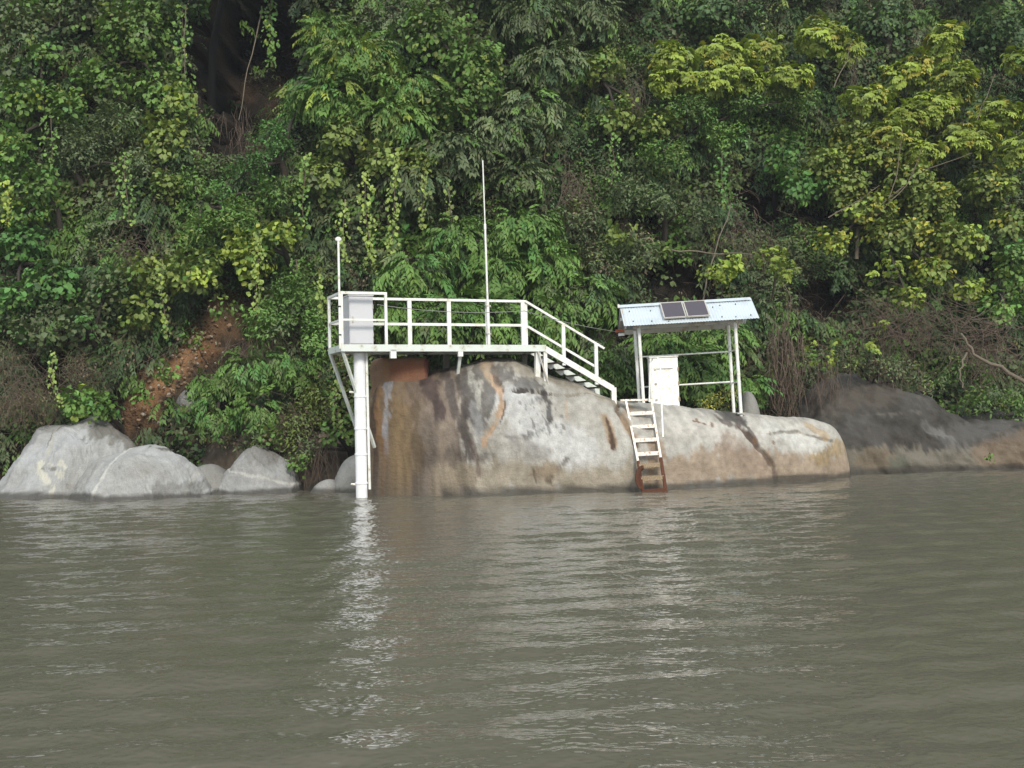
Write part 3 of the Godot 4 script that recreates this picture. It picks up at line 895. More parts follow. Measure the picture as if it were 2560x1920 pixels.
	# brown rock face under the bushes at the left
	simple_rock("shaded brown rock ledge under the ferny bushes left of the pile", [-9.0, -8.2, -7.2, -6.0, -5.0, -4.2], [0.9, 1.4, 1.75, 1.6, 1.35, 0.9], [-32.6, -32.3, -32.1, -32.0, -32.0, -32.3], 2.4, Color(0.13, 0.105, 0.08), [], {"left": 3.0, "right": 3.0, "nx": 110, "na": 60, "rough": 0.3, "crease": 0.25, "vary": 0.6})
	simple_rock("grey slab of bare rock in the orange landslip above the left boulders", [-9.95, -9.6, -9.2, -8.8], [2.0, 2.65, 2.9, 2.5], [-33.9, -33.75, -33.75, -33.9], 1.4, Color(0.26, 0.25, 0.24), [], {"left": 2.4, "right": 2.4, "nx": 40, "na": 30, "rough": 0.08, "base": 1.5, "wet": false, "vary": 0.5})
	# right: big dark boulder with a pale foot
	var g := []
	stroke(g, [Vector2(9.47, 1.23), Vector2(11.03, 0.80), Vector2(12.46, 0.64)], 0.2, 0.4, Color(0.085, 0.078, 0.07), 0.7, 0.3)
	stroke(g, [Vector2(9.70, 0.30), Vector2(11.66, 0.26), Vector2(14.28, 0.20)], 0.32, 0.25, Color(0.21, 0.19, 0.15), 0.85, 0.3)
	stroke(g, [Vector2(10.09, 0.30), Vector2(10.55, 0.29)], 0.3, 0.2, Color(0.20, 0.16, 0.11), 0.7, 0.2)
	stroke(g, [Vector2(13.63, 0.35), Vector2(14.70, 0.72), Vector2(14.68, 0.20)], 0.35, 0.35, Color(0.23, 0.165, 0.11), 0.6, 0.2)
	stroke(g, [Vector2(12.47, 0.90), Vector2(13.53, 1.20), Vector2(14.48, 1.18)], 0.2, 0.3, Color(0.13, 0.125, 0.115), 0.6, 0.25)
	stroke(g, [Vector2(10.88, 0.21)], 0.22, 0.15, Color(0.11, 0.12, 0.09), 0.7, 0.15)
	stroke(g, [Vector2(10.02, 1.74), Vector2(11.75, 1.64)], 0.01, 0.05, Color(0.20, 0.18, 0.16), 0.5, 0.06)
	stroke(g, [Vector2(11.87, 1.30), Vector2(12.66, 0.89)], 0.06, 0.15, Color(0.22, 0.215, 0.20), 0.6, 0.12)
	stroke(g, [Vector2(9.10, 2.16), Vector2(11.64, 2.50)], 0.25, 0.35, Color(0.12, 0.10, 0.08), 0.6, 0.3)
	simple_rock("large blackened boulder with a pale tan foot at the right end of the shore", [7.3, 8.2, 9.1, 10.0, 11.0, 12.2, 13.4, 14.6, 15.8, 17.5], [1.5, 2.3, 2.8, 2.95, 2.75, 2.15, 1.65, 1.65, 1.75, 1.5], [-34.4, -34.0, -33.9, -33.9, -34.0, -34.1, -34.2, -34.2, -34.3, -34.8], 5.0, Color(0.085, 0.08, 0.07), g, {"q": 0.85, "left": 3.0, "right": 3.0, "nx": 220, "na": 110, "rough": 0.2, "crease": 0.2, "vary": 0.6})
	simple_rock("small pale rounded boulder behind the right foot of the shelter", [6.2, 6.5, 6.8, 7.1], [1.9, 2.35, 2.3, 1.8], [-33.4, -33.2, -33.2, -33.4], 1.2, Color(0.30, 0.295, 0.27), [], {"left": 2.4, "right": 2.4, "nx": 40, "na": 30, "rough": 0.05, "base": 0.8, "wet": false})

# ---------------------------------------------------------------- platform
const DEG22 := 0.383972

func in_platform(called: String, label: String, category: String) -> Node3D:
	var t := thing(called, label, category, Vector3(-3.89, 3.56, -27.4))
	t.rotation.y = DEG22
	return t

func make_platform() -> void:
	var t := in_platform("gauge_platform", "white steel gauging platform with railings and stairs on top of the big boulder", "platform")
	# deck frame: t along the walkway, h up, d back  ->  Vector3(t, h, -d)
	part("fascia_beam", bar_mesh(Vector3(0.0, -0.08, -0.03), Vector3(5.12, -0.08, -0.03), 0.06, 0.16), M.beam, t)
	part("fascia_beam", bar_mesh(Vector3(0.0, -0.08, -1.25), Vector3(5.12, -0.08, -1.25), 0.06, 0.16), M.beam, t)
	part("end_beam", bar_mesh(Vector3(0.028, -0.083, -0.062), Vector3(0.028, -0.083, -1.218), 0.056, 0.15), M.beam, t)
	for x in [1.08, 2.4, 3.75, 5.08]:
		part("cross_beam", bar_mesh(Vector3(x, -0.10, -0.062), Vector3(x, -0.10, -1.218), 0.06, 0.12), M.beam, t)
	part("deck_plate", box_mesh(Vector3(2.58, -0.018, -0.64), Vector3(5.02, 0.03, 1.15)), M.grating, t)
	# cage posts and rails
	for p in [Vector3(0.03, 0, -0.03), Vector3(0.03, 0, -1.25), Vector3(1.08, 0, -0.03)]:
		part("post", bar_mesh(p, p + Vector3(0, 1.16, 0), 0.06, 0.06), M.white, t)
	part("top_rail", bar_mesh(Vector3(0.0, 1.19, -0.03), Vector3(1.11, 1.19, -0.03), 0.06, 0.06), M.white, t)
	part("top_rail", bar_mesh(Vector3(0.03, 1.19, -0.062), Vector3(0.03, 1.19, -1.218), 0.058, 0.058), M.white, t)
	part("middle_rail", bar_mesh(Vector3(0.062, 0.57, -0.03), Vector3(1.048, 0.57, -0.03), 0.045, 0.045), M.white, t)
	part("middle_rail", bar_mesh(Vector3(0.03, 0.57, -0.062), Vector3(0.03, 0.57, -1.218), 0.045, 0.045), M.white, t)
	part("top_rail", bar_mesh(Vector3(0.0, 1.19, -1.25), Vector3(5.12, 1.19, -1.25), 0.06, 0.06), M.white, t)
	part("middle_rail", bar_mesh(Vector3(0.06, 0.58, -1.262), Vector3(5.1, 0.58, -1.262), 0.045, 0.065), M.white, t)
	for q in [[2.03, 0.1], [3.05, 0.1], [4.07, 0.1], [5.07, 0.17]]:
		part("post", bar_mesh(Vector3(q[0], 0, -1.25), Vector3(q[0], 1.16, -1.25), q[1], 0.05, Vector3.BACK), M.white, t)
	# braces down to the left end of the rock
	part("brace", bar_mesh(Vector3(0.06, -0.16, -0.09), Vector3(0.98, -2.4, -0.85), 0.06, 0.06), M.beam, t)
	part("brace", bar_mesh(Vector3(0.03, -0.16, -1.2), Vector3(0.85, -2.2, -1.7), 0.06, 0.06), M.beam, t)
	# feet on the rock
	part("bracket", box_mesh(Vector3(1.24, -0.22, -0.05), Vector3(0.14, 0.2, 0.1)), M.white, t)
	part("leg", bar_mesh(Vector3(2.92, -0.16, -0.06), Vector3(2.95, -1.0, -0.55), 0.07, 0.06), M.beam, t)
	part("bracket", box_mesh(Vector3(2.9, -0.2, -0.05), Vector3(0.12, 0.16, 0.09)), M.white, t)
	part("leg", bar_mesh(Vector3(2.96, -0.16, -1.22), Vector3(2.96, -0.75, -1.3), 0.13, 0.1), M.grating, t)
	part("leg", bar_mesh(Vector3(5.05, -0.16, -1.22), Vector3(5.05, -1.2, -1.25), 0.11, 0.1), M.grating, t)
	part("leg", bar_mesh(Vector3(4.93, -0.16, -0.1), Vector3(4.93, -1.2, -0.2), 0.13, 0.1), M.white, t)
	part("leg", bar_mesh(Vector3(5.11, -0.16, -0.06), Vector3(5.11, -1.3, -0.06), 0.09, 0.06), M.white, t)
	part("brace", bar_mesh(Vector3(4.9, -0.16, -0.0), Vector3(5.18, -1.06, 0.02), 0.035, 0.035), M.frame, t)
	# stairs
	for d in [0.03, 0.98]:
		var st := start()
		bar(st, Vector3(5.1, -0.09, -d), Vector3(6.93, -1.09, -d), 0.05, 0.14, Vector3(0.48, 0.87, 0))
		bar(st, Vector3(6.95, -1.06, -d), Vector3(6.95, -1.62, -d), 0.051, 0.13, Vector3.RIGHT)
		part("stringer", st.commit(), M.white if d < 0.5 else M.beam, t)
	for k in 6:
		var x := 5.32 + 0.285 * k
		var y := -0.26 - 0.157 * k
		var tread := part("tread", box_mesh(Vector3(x, y, -0.505), Vector3(0.25, 0.03, 0.88)), M.grating, t)
		var st := start()
		var z := -0.935
		var c := [Vector3(x - 0.13, y - 0.02, z), Vector3(x + 0.12, y - 0.02, z), Vector3(x + 0.09, y - 0.13, z), Vector3(x + 0.02, y - 0.14, z)]
		quad(st, c[0], c[1], c[2], c[3], Vector3.BACK)
		var back := Vector3(0, 0, -0.012)
		quad(st, c[0] + back, c[1] + back, c[2] + back, c[3] + back, Vector3.FORWARD)
		for e in 4:
			var a: Vector3 = c[e]
			var b: Vector3 = c[(e + 1) % 4]
			quad(st, a, b, b + back, a + back, Vector3((b - a).y, -(b - a).x, 0).normalized())
		part("tread_plate", st.commit(), M.white, tread)
	part("handrail", bar_mesh(Vector3(5.09, 1.19, -1.2), Vector3(7.29, -0.01, -1.2), 0.055, 0.055), M.white, t)
	part("handrail", bar_mesh(Vector3(5.15, 0.54, -1.2), Vector3(7.05, -0.5, -1.2), 0.05, 0.06), M.white, t)
	for q in [[6.11, 0.60], [7.03, 0.10]]:
		part("post", bar_mesh(Vector3(q[0], q[1] - 1.05, -1.15), Vector3(q[0], q[1], -1.15), 0.09, 0.05, Vector3.BACK), M.white, t)

	var c := in_platform("equipment_cabinet", "grey white instrument cabinet standing inside the railed corner of the platform", "cabinet")
	part("body", box_mesh(Vector3(0.565, 0.58, -0.68), Vector3(0.57, 1.14, 0.75)), M.cabinet, c)
	part("door", box_mesh(Vector3(0.565, 0.58, -0.296), Vector3(0.54, 1.08, 0.015)), M.cabinet, c)
	part("lid", box_mesh(Vector3(0.565, 1.165, -0.68), Vector3(0.61, 0.025, 0.8)), M.cabinet, c)
	for y in [0.25, 0.9]: part("hinge", rod(Vector3(0.845, y - 0.05, -0.283), Vector3(0.845, y + 0.05, -0.283), 0.012), M.frame, c)
	part("handle", box_mesh(Vector3(0.36, 0.6, -0.278), Vector3(0.03, 0.14, 0.02)), M.frame, c)

	var m := in_platform("antenna_mast", "short white mast with a disc antenna at the left corner of the platform", "antenna")
	part("pole", rod(Vector3(-0.03, -0.1, 0.03), Vector3(-0.03, 2.36, 0.03), 0.027), M.white, m)
	var st := start()
	tube(st, [Vector3(-0.03, 2.36, 0.03), Vector3(-0.03, 2.39, 0.03), Vector3(-0.03, 2.43, 0.03), Vector3(-0.03, 2.46, 0.03)], [0.03, 0.075, 0.075, 0.04], 14)
	part("disc_antenna", st.commit(), M.white, m)
	for y in [0.2, 0.85]: part("clamp", rod(Vector3(-0.03, y, 0.03), Vector3(-0.03, y + 0.03, 0.03), 0.036), M.dark, m)

	var w := in_platform("whip_antenna", "tall thin white whip antenna clamped to the middle of the walkway railing", "antenna")
	part("base_tube", rod(Vector3(4.075, 0.0, -1.18), Vector3(4.06, 1.2, -1.18), 0.042), M.white, w)
	part("lower_section", rod(Vector3(4.06, 1.2, -1.18), Vector3(4.035, 3.1, -1.18), 0.027), M.white, w)
	part("whip", rod(Vector3(4.035, 3.1, -1.18), Vector3(4.01, 4.72, -1.18), 0.017), M.white, w)
	part("joint", rod(Vector3(4.036, 2.98, -1.18), Vector3(4.034, 3.12, -1.18), 0.034), M.white, w)
	for y in [0.35, 1.05]: part("clamp", box_mesh(Vector3(4.07, y, -1.19), Vector3(0.12, 0.04, 0.1)), M.frame, w)

	# the pile
	var p := thing("steel_pile", "thick white steel pile standing in the water under the platform corner", "pile", Vector3(-3.56, 0, -28.02))
	st = start()
	tube(st, [Vector3(0, -1.5, 0), Vector3(0, 3.39, 0)], [0.135], 24)
	part("tube", st.commit(), M.pile, p)
	for y in [0.35, 1.02, 1.62, 2.37]:
		part("coupling_ring", rod(Vector3(0, y - 0.02, 0), Vector3(0, y + 0.02, 0), 0.15, 24), M.pile, p)
	part("cable_conduit", rod(Vector3(0.19, 0.2, 0.0), Vector3(0.17, 3.39, 0.0), 0.032, 10), M.white, p)
	for y in [0.32, 2.47]:
		part("bolt", rod(Vector3(-0.12, y, 0.03), Vector3(-0.24, y + 0.01, 0.03), 0.028, 8), M.white, p)
	# rust stained block
	var fb := []
	stroke(fb, [Vector2(-2.95, 3.31), Vector2(-1.94, 3.33)], 0.03, 0.12, Color(0.30, 0.20, 0.12), 0.9, 0.08)
	stroke(fb, [Vector2(-2.84, 3.00), Vector2(-2.12, 3.09)], 0.08, 0.2, Color(0.27, 0.115, 0.065), 0.9, 0.15)
	stroke(fb, [Vector2(-2.06, 3.26), Vector2(-2.01, 2.76)], 0.02, 0.08, Color(0.16, 0.06, 0.05), 0.9, 0.06)
	stroke(fb, [Vector2(-3.00, 3.22), Vector2(-3.05, 2.56)], 0.05, 0.1, Color(0.33, 0.19, 0.10), 0.8, 0.1)
	var shade := func(v: Vector3) -> Color:
		return apply_strokes(fb, base_rock(v, Color(0.30, 0.19, 0.125), 0.7), Vector2(v.x, v.y))
	rock_thing("stone_footing", "squarish rust red stone footing under the left part of the walkway", rock_mesh([-3.42, -3.3, -2.7, -2.1, -2.0], [3.22, 3.27, 3.30, 3.33, 3.3], [-29.2, -29.1, -28.78, -28.8, -28.86], [-29.9, -29.9, -29.9, -29.8, -29.7], {"nx": 90, "na": 70, "left": 10.0, "right": 22.0, "p": 0.3, "q": 0.16, "rough": 0.05, "base": 2.45, "shade": shade}))

# ---------------------------------------------------------------- shelter
func make_shelter() -> void:
	var o := Vector3(3.43, 2.16, -31.40)
	var t := thing("solar_shelter", "small open shelter on four white posts with a pale corrugated gable roof", "shelter", o)
	t.rotation.z = deg_to_rad(2.2)
	var w := 2.53
	var hp := 1.91
	for x in [0.0, w]:
		for z in [0.0, -1.0]:
			var foot := -0.62 if x > 1.0 else -0.3
			part("post", rod(Vector3(x, foot, z), Vector3(x, hp, z), 0.045, 10), M.white, t)
			if x > 1.0 and z > -0.5: part("foot_plate", box_mesh(Vector3(x, -0.475, z), Vector3(0.22, 0.03, 0.2)), M.frame, t)
	part("rail", rod(Vector3(0.05, 1.2, -1.0), Vector3(w - 0.05, 1.2, -1.0), 0.022), M.white, t)
	part("rail", rod(Vector3(0.05, 0.38, -1.0), Vector3(w - 0.05, 0.38, -1.0), 0.025), M.white, t)
	part("rail", rod(Vector3(w, 1.2, -0.96), Vector3(w, 1.2, -0.04), 0.02), M.white, t)
	part("rail", rod(Vector3(w, 0.35, -0.96), Vector3(w, 0.35, -0.04), 0.02), M.white, t)
	part("eave_beam", bar_mesh(Vector3(-0.15, hp + 0.03, 0.0), Vector3(w + 0.2, hp + 0.03, 0.0), 0.05, 0.09), M.frame, t)
	var bb := part("eave_beam", bar_mesh(Vector3(-0.28, hp - 0.02, -1.06), Vector3(w + 0.3, hp - 0.02, -1.06), 0.05, 0.12), M.frame, t)
	part("painted_end", bar_mesh(Vector3(-0.52, hp + 0.03, -1.06), Vector3(-0.284, hp + 0.03, -1.06), 0.07, 0.08), M.orange, bb)
	part("painted_end", bar_mesh(Vector3(-0.45, hp - 0.07, -1.06), Vector3(-0.284, hp - 0.07, -1.06), 0.06, 0.07), M.white, bb)
	part("purlin", bar_mesh(Vector3(-0.42, hp + 0.30, -0.50), Vector3(w + 0.4, hp + 0.30, -0.50), 0.06, 0.08), M.white, t)
	for x in [0.0, w]:
		part("rafter", bar_mesh(Vector3(x, hp + 0.02, 0.3), Vector3(x, hp + 0.56, -0.46), 0.05, 0.06), M.frame, t)
		part("rafter", bar_mesh(Vector3(x, hp + 0.02, -1.3), Vector3(x, hp + 0.56, -0.54), 0.05, 0.06), M.frame, t)
	# corrugated slopes, real waves
	var ridge := Vector3(0, hp + 0.66, -0.5)
	for side in [1.0, -1.0]:
		var eave := Vector3(0, hp + 0.05, -0.5 + 0.90 * side)
		var st := start()
		var x0 := -0.42
		var x1 := w + 0.56
		var n := 344
		var nrm := Vector3(0, 0.86 , 0.51 * side).normalized()
		for i in n + 1:
			var x := lerpf(x0, x1, float(i) / n)
			var ph := (x - x0) / 0.076 * TAU
			var up := nrm * 0.006 * sin(ph)
			for k in 2:
				st.set_uv(Vector2(x, k))
				st.add_vertex((ridge if k == 0 else eave) + Vector3(x, 0, 0) + up)
		for i in n:
			var a := i * 2
			for v in ([a, a + 2, a + 1, a + 2, a + 3, a + 1] if side > 0 else [a, a + 1, a + 2, a + 2, a + 1, a + 3]): st.add_index(v)
		st.generate_normals()
		var sheet := part("roof_sheet", st.commit(), M.roof, t)
		if side > 0:
			for q in [[-0.2, 0.32], [-0.16, 0.82], [0.36, 0.36], [0.32, 0.86], [0.72, 0.34], [2.2, 0.3], [2.62, 0.28], [2.9, 0.85], [2.5, 0.9], [2.0, 0.36], [0.75, 0.92], [2.15, 0.85]]:
				var b := ridge.lerp(eave, q[1]) + Vector3(q[0], 0, 0)
				part("roof_screw", rod(b, b + nrm * 0.03, 0.014, 6), M.dark, sheet)
	var cap := start()
	for side in [1.0, -1.0]:
		var nrm := Vector3(0, 0.86, 0.51 * side)
		quad(cap, ridge + Vector3(-0.46, 0.025, 0), ridge + Vector3(w + 0.54, 0.025, 0), ridge + Vector3(w + 0.54, -0.06, 0.15 * side), ridge + Vector3(-0.46, -0.06, 0.15 * side), nrm.normalized())
	part("ridge_cap", cap.commit(), M.roof, t)
	part("cap_end", box_mesh(ridge + Vector3(-0.455, -0.01, 0.02), Vector3(0.04, 0.09, 0.16)), M.ladder, t)
	part("barge_board", bar_mesh(Vector3(-0.38, hp + 0.02, 0.36), Vector3(-0.38, hp + 0.60, -0.48), 0.03, 0.09), M.frame, t)
	part("barge_board", bar_mesh(Vector3(-0.38, hp + 0.02, -1.36), Vector3(-0.38, hp + 0.60, -0.52), 0.03, 0.09), M.frame, t)

	# panels lie on the front slope
	var eave := Vector3(0, hp + 0.05, 0.4)
	var down := (eave - ridge).normalized()
	var nrm := Vector3.RIGHT.cross(down) * -1.0
	if nrm.y < 0: nrm = -nrm
	for k in 2:
		var px := 0.93 + 0.61 * k
		var c := ridge + down * 0.53 + Vector3(px, 0, 0) + nrm * 0.07
		var at := Transform3D(Basis(Vector3.RIGHT, nrm, Vector3.RIGHT.cross(nrm)), c)
		var st := start()
		box(st, Vector3.ZERO, Vector3(0.53, 0.02, 0.76))
		var pn := part("solar_panel", st.commit(), M.cell, t)
		pn.transform = at
		pn.set_meta("label", "dark solar panel in a pale frame")
		for s in [-1.0, 1.0]:
			part("frame", box_mesh(Vector3(0.28 * s, 0.003, 0), Vector3(0.03, 0.035, 0.82)), M.frame, pn)
			part("frame", box_mesh(Vector3(0, 0.003, 0.395 * s), Vector3(0.528, 0.036, 0.03)), M.frame, pn)
			part("support_rail", box_mesh(Vector3(0, -0.034, 0.25 * s), Vector3(0.58, 0.03, 0.04)), M.frame, pn)

	# white locker
	var l := thing("storage_locker", "white weathered steel locker with side hinges under the shelter", "locker", Vector3(4.02, 1.98, -31.45))
	l.rotation.z = deg_to_rad(1.2)
	part("body", box_mesh(Vector3(0, 0.60, -0.25), Vector3(0.73, 1.44, 0.5)), M.locker, l)
	part("door", box_mesh(Vector3(0.0, 0.60, 0.012), Vector3(0.66, 1.10, 0.02)), M.locker, l)
	part("top_lid", box_mesh(Vector3(0, 1.332, -0.24), Vector3(0.77, 0.022, 0.56)), M.locker, l)
	part("drip_ledge", box_mesh(Vector3(0.02, 1.04, 0.04), Vector3(0.42, 0.035, 0.05)), M.white, l)
	for y in [0.2, 0.62, 1.0]:
		part("hinge", box_mesh(Vector3(0.37, y, 0.02), Vector3(0.03, 0.09, 0.035)), M.flaked, l)
		part("latch", box_mesh(Vector3(-0.24, y, 0.03), Vector3(0.06, 0.05, 0.02)), M.frame, l)

# ---------------------------------------------------------------- ladder
func make_ladder() -> void:
	var base := Vector3(3.19, -0.01, -28.20)
	var t := thing("boarding_ladder", "white metal ladder with rusted bottom rungs leaning on the boulder above the water", "ladder", base)
	var lt: Vector3 = Vector3(2.79, 2.15, -29.50) - base
	var lm: Vector3 = Vector3(2.95, 0.69, -28.50) - base
	var lb: Vector3 = Vector3(3.05, -0.00, -28.15) - base + Vector3(0, -0.3, 0.05)
	var rt: Vector3 = Vector3(3.42, 2.14, -29.50) - base
	var rm: Vector3 = Vector3(3.49, 0.76, -28.50) - base
	var rb: Vector3 = Vector3(3.59, -0.01, -28.15) - base + Vector3(0, -0.3, 0.05)
	part("side_rail", bar_mesh(lt, lm, 0.05, 0.09, Vector3.BACK), M.ladder, t)
	part("side_rail", bar_mesh(rt, rm, 0.05, 0.09, Vector3.BACK), M.ladder, t)
	part("side_rail", bar_mesh(lm, lb, 0.06, 0.10, Vector3.BACK), M.rust, t)
	part("side_rail", bar_mesh(rm, rb, 0.07, 0.12, Vector3.BACK), M.rust, t)
	var ys := [893.0, 919.0, 945.0, 972.0]
	for i in 4:
		var f := (i + 1) / 4.4
		var a := lt.lerp(lm, f * 0.97)
		var b := rt.lerp(rm, f * 0.97 + 0.06)
		b.y = a.y + 0.02
		b.z = a.z
		part("rung", bar_mesh(a, b, 0.10, 0.09), M.ladder, t)
	for i in 3:
		var f := 0.1 + i * 0.3
		var a := lm.lerp(lb, f)
		var b := rm.lerp(rb, f)
		b.y = a.y + 0.02
		b.z = a.z
		part("rung", bar_mesh(a, b, 0.12, 0.10), M.flaked if i < 2 else M.rust, t)
	var st := start()
	box(st, (lt + rt) * 0.5 + Vector3(-0.04, 0.02, -0.12), Vector3(0.80, 0.05, 0.3))
	part("top_step", st.commit(), M.ladder, t)
	# hooped hand rail on the right
	st = start()
	var h0: Vector3 = Vector3(3.36, 2.11, -29.40) - base
	var h1: Vector3 = Vector3(3.40, 3.05, -29.40) - base
	var h2: Vector3 = Vector3(3.47, 3.19, -29.40) - base
	var h3: Vector3 = Vector3(3.56, 3.18, -29.20) - base
	var h4: Vector3 = Vector3(3.61, 3.04, -29.10) - base
	var h5: Vector3 = Vector3(3.60, 2.30, -29.00) - base
	var h6: Vector3 = Vector3(3.57, 1.25, -28.60) - base
	tube(st, [h0, h1, h2, h3, h4, h5, h6], [0.024], 8)
	part("hand_hoop", st.commit(), M.white, t)
	# curved rust plate at the foot
	st = start()
	var c: Vector3 = Vector3(3.04, 0.32, -28.13) - base
	for i in 9:
		var a0 := PI * 0.5 + PI * 0.85 * i / 9.0
		var a1 := PI * 0.5 + PI * 0.85 * (i + 1) / 9.0
		var p0 := c + Vector3(cos(a0) * 0.15, sin(a0) * 0.25, 0)
		var p1 := c + Vector3(cos(a1) * 0.15, sin(a1) * 0.25, 0)
		bar(st, p0, p1.lerp(p1 + (p1 - p0), 0.1), 0.10, 0.15, Vector3.BACK)
	part("rust_hoop", st.commit(), M.rust, t)

func make_cable() -> void:
	var pts := []
	for q in [[Vector3(-3.16, 4.55, -28.40), Vector3(0.35, 4.43, -29.60), 0.1], [Vector3(0.35, 4.43, -29.60), Vector3(3.02, 4.04, -32.40), 0.06]]:
		for i in 13:
			var f := i / 12.0
			pts.append(q[0].lerp(q[1], f) + Vector3(0, -q[2] * 4.0 * f * (1 - f), 0))
	var o := MeshInstance3D.new()
	o.name = "power_cable"
	var st := start()
	var a: Vector3 = pts[0]
	for i in pts.size(): pts[i] -= a
	tube(st, pts, [0.009], 5)
	o.mesh = st.commit()
	o.material_override = M.wire
	o.position = a
	tag(o, "thin grey cable strung from the platform railing to the shelter", "cable")
	add_child(o)

# ---------------------------------------------------------------- plants of this bank
func make_plants() -> void:
	var B := "bushes and trees on the bank"
	# --- upper left of the hollow
	plant("shrub", "dull green shrub filling the top left corner of the bank", "shrub", "broad", ["dull", "deep", "mid"], [[Vector3(-15.59, 14.90, -38.90), 1.0, 0.8], [Vector3(-13.77, 15.62, -39.34), 1.0, 0.9], [Vector3(-16.10, 13.35, -38.28), 0.6, 0.5]])
	plant("shrub", "leafy mid green shrub left of the dark hollow, high on the bank", "shrub", "broad", ["mid", "dull", "olive"], [[Vector3(-12.00, 14.55, -38.54), 1.2, 1.0], [Vector3(-11.04, 12.64, -37.74), 0.8, 0.9], [Vector3(-12.72, 12.89, -37.96), 0.9, 0.6], [Vector3(-11.53, 15.62, -39.04), 0.9, 0.6]])
	plant("shrub", "bright leaved creeper bush on the left edge below the top corner", "shrub", "broad", ["mid", "lime", "mid", "emerald"], [[Vector3(-14.98, 12.17, -37.32), 0.9, 0.55], [Vector3(-13.66, 11.83, -37.26), 0.6, 0.5], [Vector3(-15.10, 10.24, -36.51), 0.5, 0.8], [Vector3(-14.84, 13.88, -38.12), 0.4, 0.25]])
	plant("shrub", "low spreading dull shrub between the left edge and the dark hollow", "shrub", "small", ["dull", "deep", "olive"], [[Vector3(-13.22, 10.40, -36.79), 1.1, 0.7], [Vector3(-12.18, 11.19, -37.16), 0.8, 0.6], [Vector3(-11.30, 9.74, -36.58), 0.7, 0.6]])
	plant("shrub", "yellow green creeper bush beside the left edge at mid height", "shrub", "broad", ["mid", "lime", "emerald"], [[Vector3(-13.97, 9.07, -35.76), 0.55, 0.75], [Vector3(-14.27, 8.19, -35.45), 0.6, 0.4], [Vector3(-14.81, 8.61, -35.45), 0.25, 0.5]])
	plant("shrub", "speckled yellow green bush just left of the small dark gap under the hollow", "shrub", "broad", ["olive", "lime", "mid"], [[Vector3(-10.43, 10.58, -36.57), 0.6, 0.9], [Vector3(-10.09, 11.88, -37.18), 0.35, 0.6], [Vector3(-10.27, 9.03, -35.94), 0.45, 0.5]])
	# --- around the hollow
	plant("tree", "dark trunked tree standing in the deep hollow at the upper left", "tree", "broad", ["deep", "dull"], [[Vector3(-8.51, 16.69, -37.25), 2.6, 1.0], [Vector3(-9.67, 17.56, -37.85), 1.8, 0.9], [Vector3(-6.50, 16.55, -37.38), 1.6, 0.9]], {"base": Vector3(-10.26, 11.19, -41.26), "stem": 0.15, "no_limbs": true, "bark": M.dark_bark})
	plant("shrub", "emerald bush spilling down the right side of the dark hollow", "shrub", "small", ["emerald", "mid", "emerald"], [[Vector3(-7.14, 10.47, -36.42), 0.7, 0.5], [Vector3(-6.37, 11.76, -37.03), 0.45, 0.6], [Vector3(-7.76, 9.54, -35.98), 0.7, 0.45], [Vector3(-8.55, 8.81, -35.74), 0.5, 0.35]], {"size": 0.9})
	plant("shrub", "fine leaved green shrub below the small dark gap left of centre", "shrub", "small", ["mid", "emerald", "olive"], [[Vector3(-9.41, 8.98, -35.82), 0.6, 0.4], [Vector3(-7.88, 7.72, -35.13), 0.8, 0.6], [Vector3(-9.10, 7.47, -35.11), 0.7, 0.5], [Vector3(-6.87, 8.62, -35.65), 0.7, 0.5]])
	plant("shrub", "round leaved yellow green bush above the short mast", "shrub", "broad", ["lime", "olive", "mid"], [[Vector3(-6.71, 7.29, -34.73), 0.75, 0.35], [Vector3(-7.49, 6.67, -34.54), 0.5, 0.6], [Vector3(-7.80, 7.11, -34.74), 0.4, 0.4]])
	# --- centre
	plant("tree", "large leafy tree with a bright crown top right of the dark hollow", "tree", "pinnate", ["mid", "lime", "emerald", "olive"], [[Vector3(-4.64, 13.06, -37.14), 1.3, 0.8], [Vector3(-5.31, 11.77, -36.63), 1.0, 0.8], [Vector3(-3.04, 12.08, -36.88), 1.1, 0.7], [Vector3(-3.73, 10.98, -36.46), 1.3, 0.6], [Vector3(-5.75, 14.06, -37.91), 0.8, 0.6]], {"stem": 0.14})
	plant("tree", "mid green tree crown at the top middle above the tall antenna", "tree", "broad", ["mid", "dull", "olive"], [[Vector3(-1.18, 13.09, -37.49), 1.1, 0.8], [Vector3(-2.37, 14.37, -38.17), 1.2, 0.8], [Vector3(-0.75, 12.08, -37.09), 0.6, 0.5], [Vector3(-1.90, 11.46, -36.84), 1.0, 0.6]], {"stem": 0.12})
	plant("tree", "dull green tree along the top edge right of the middle", "tree", "pinnate", ["dull", "deep", "mid"], [[Vector3(0.93, 14.90, -39.09), 1.3, 0.8], [Vector3(2.82, 15.31, -39.97), 1.2, 0.8], [Vector3(0.05, 16.27, -39.41), 1.4, 0.7], [Vector3(1.49, 13.19, -38.54), 1.1, 0.6], [Vector3(3.90, 16.98, -41.13), 1.2, 0.7]], {"stem": 0.14})
	plant("tree", "grey green feathery tree in the middle of the bank behind the tall antenna", "tree", "pinnate", ["dull", "mid", "deep"], [[Vector3(-1.63, 9.93, -36.45), 1.1, 0.6], [Vector3(-0.06, 10.58, -36.91), 1.1, 0.6], [Vector3(-2.75, 9.02, -36.04), 0.9, 0.6], [Vector3(0.83, 11.61, -37.61), 0.9, 0.6], [Vector3(0.34, 9.22, -36.67), 0.8, 0.5]], {"stem": 0.1})
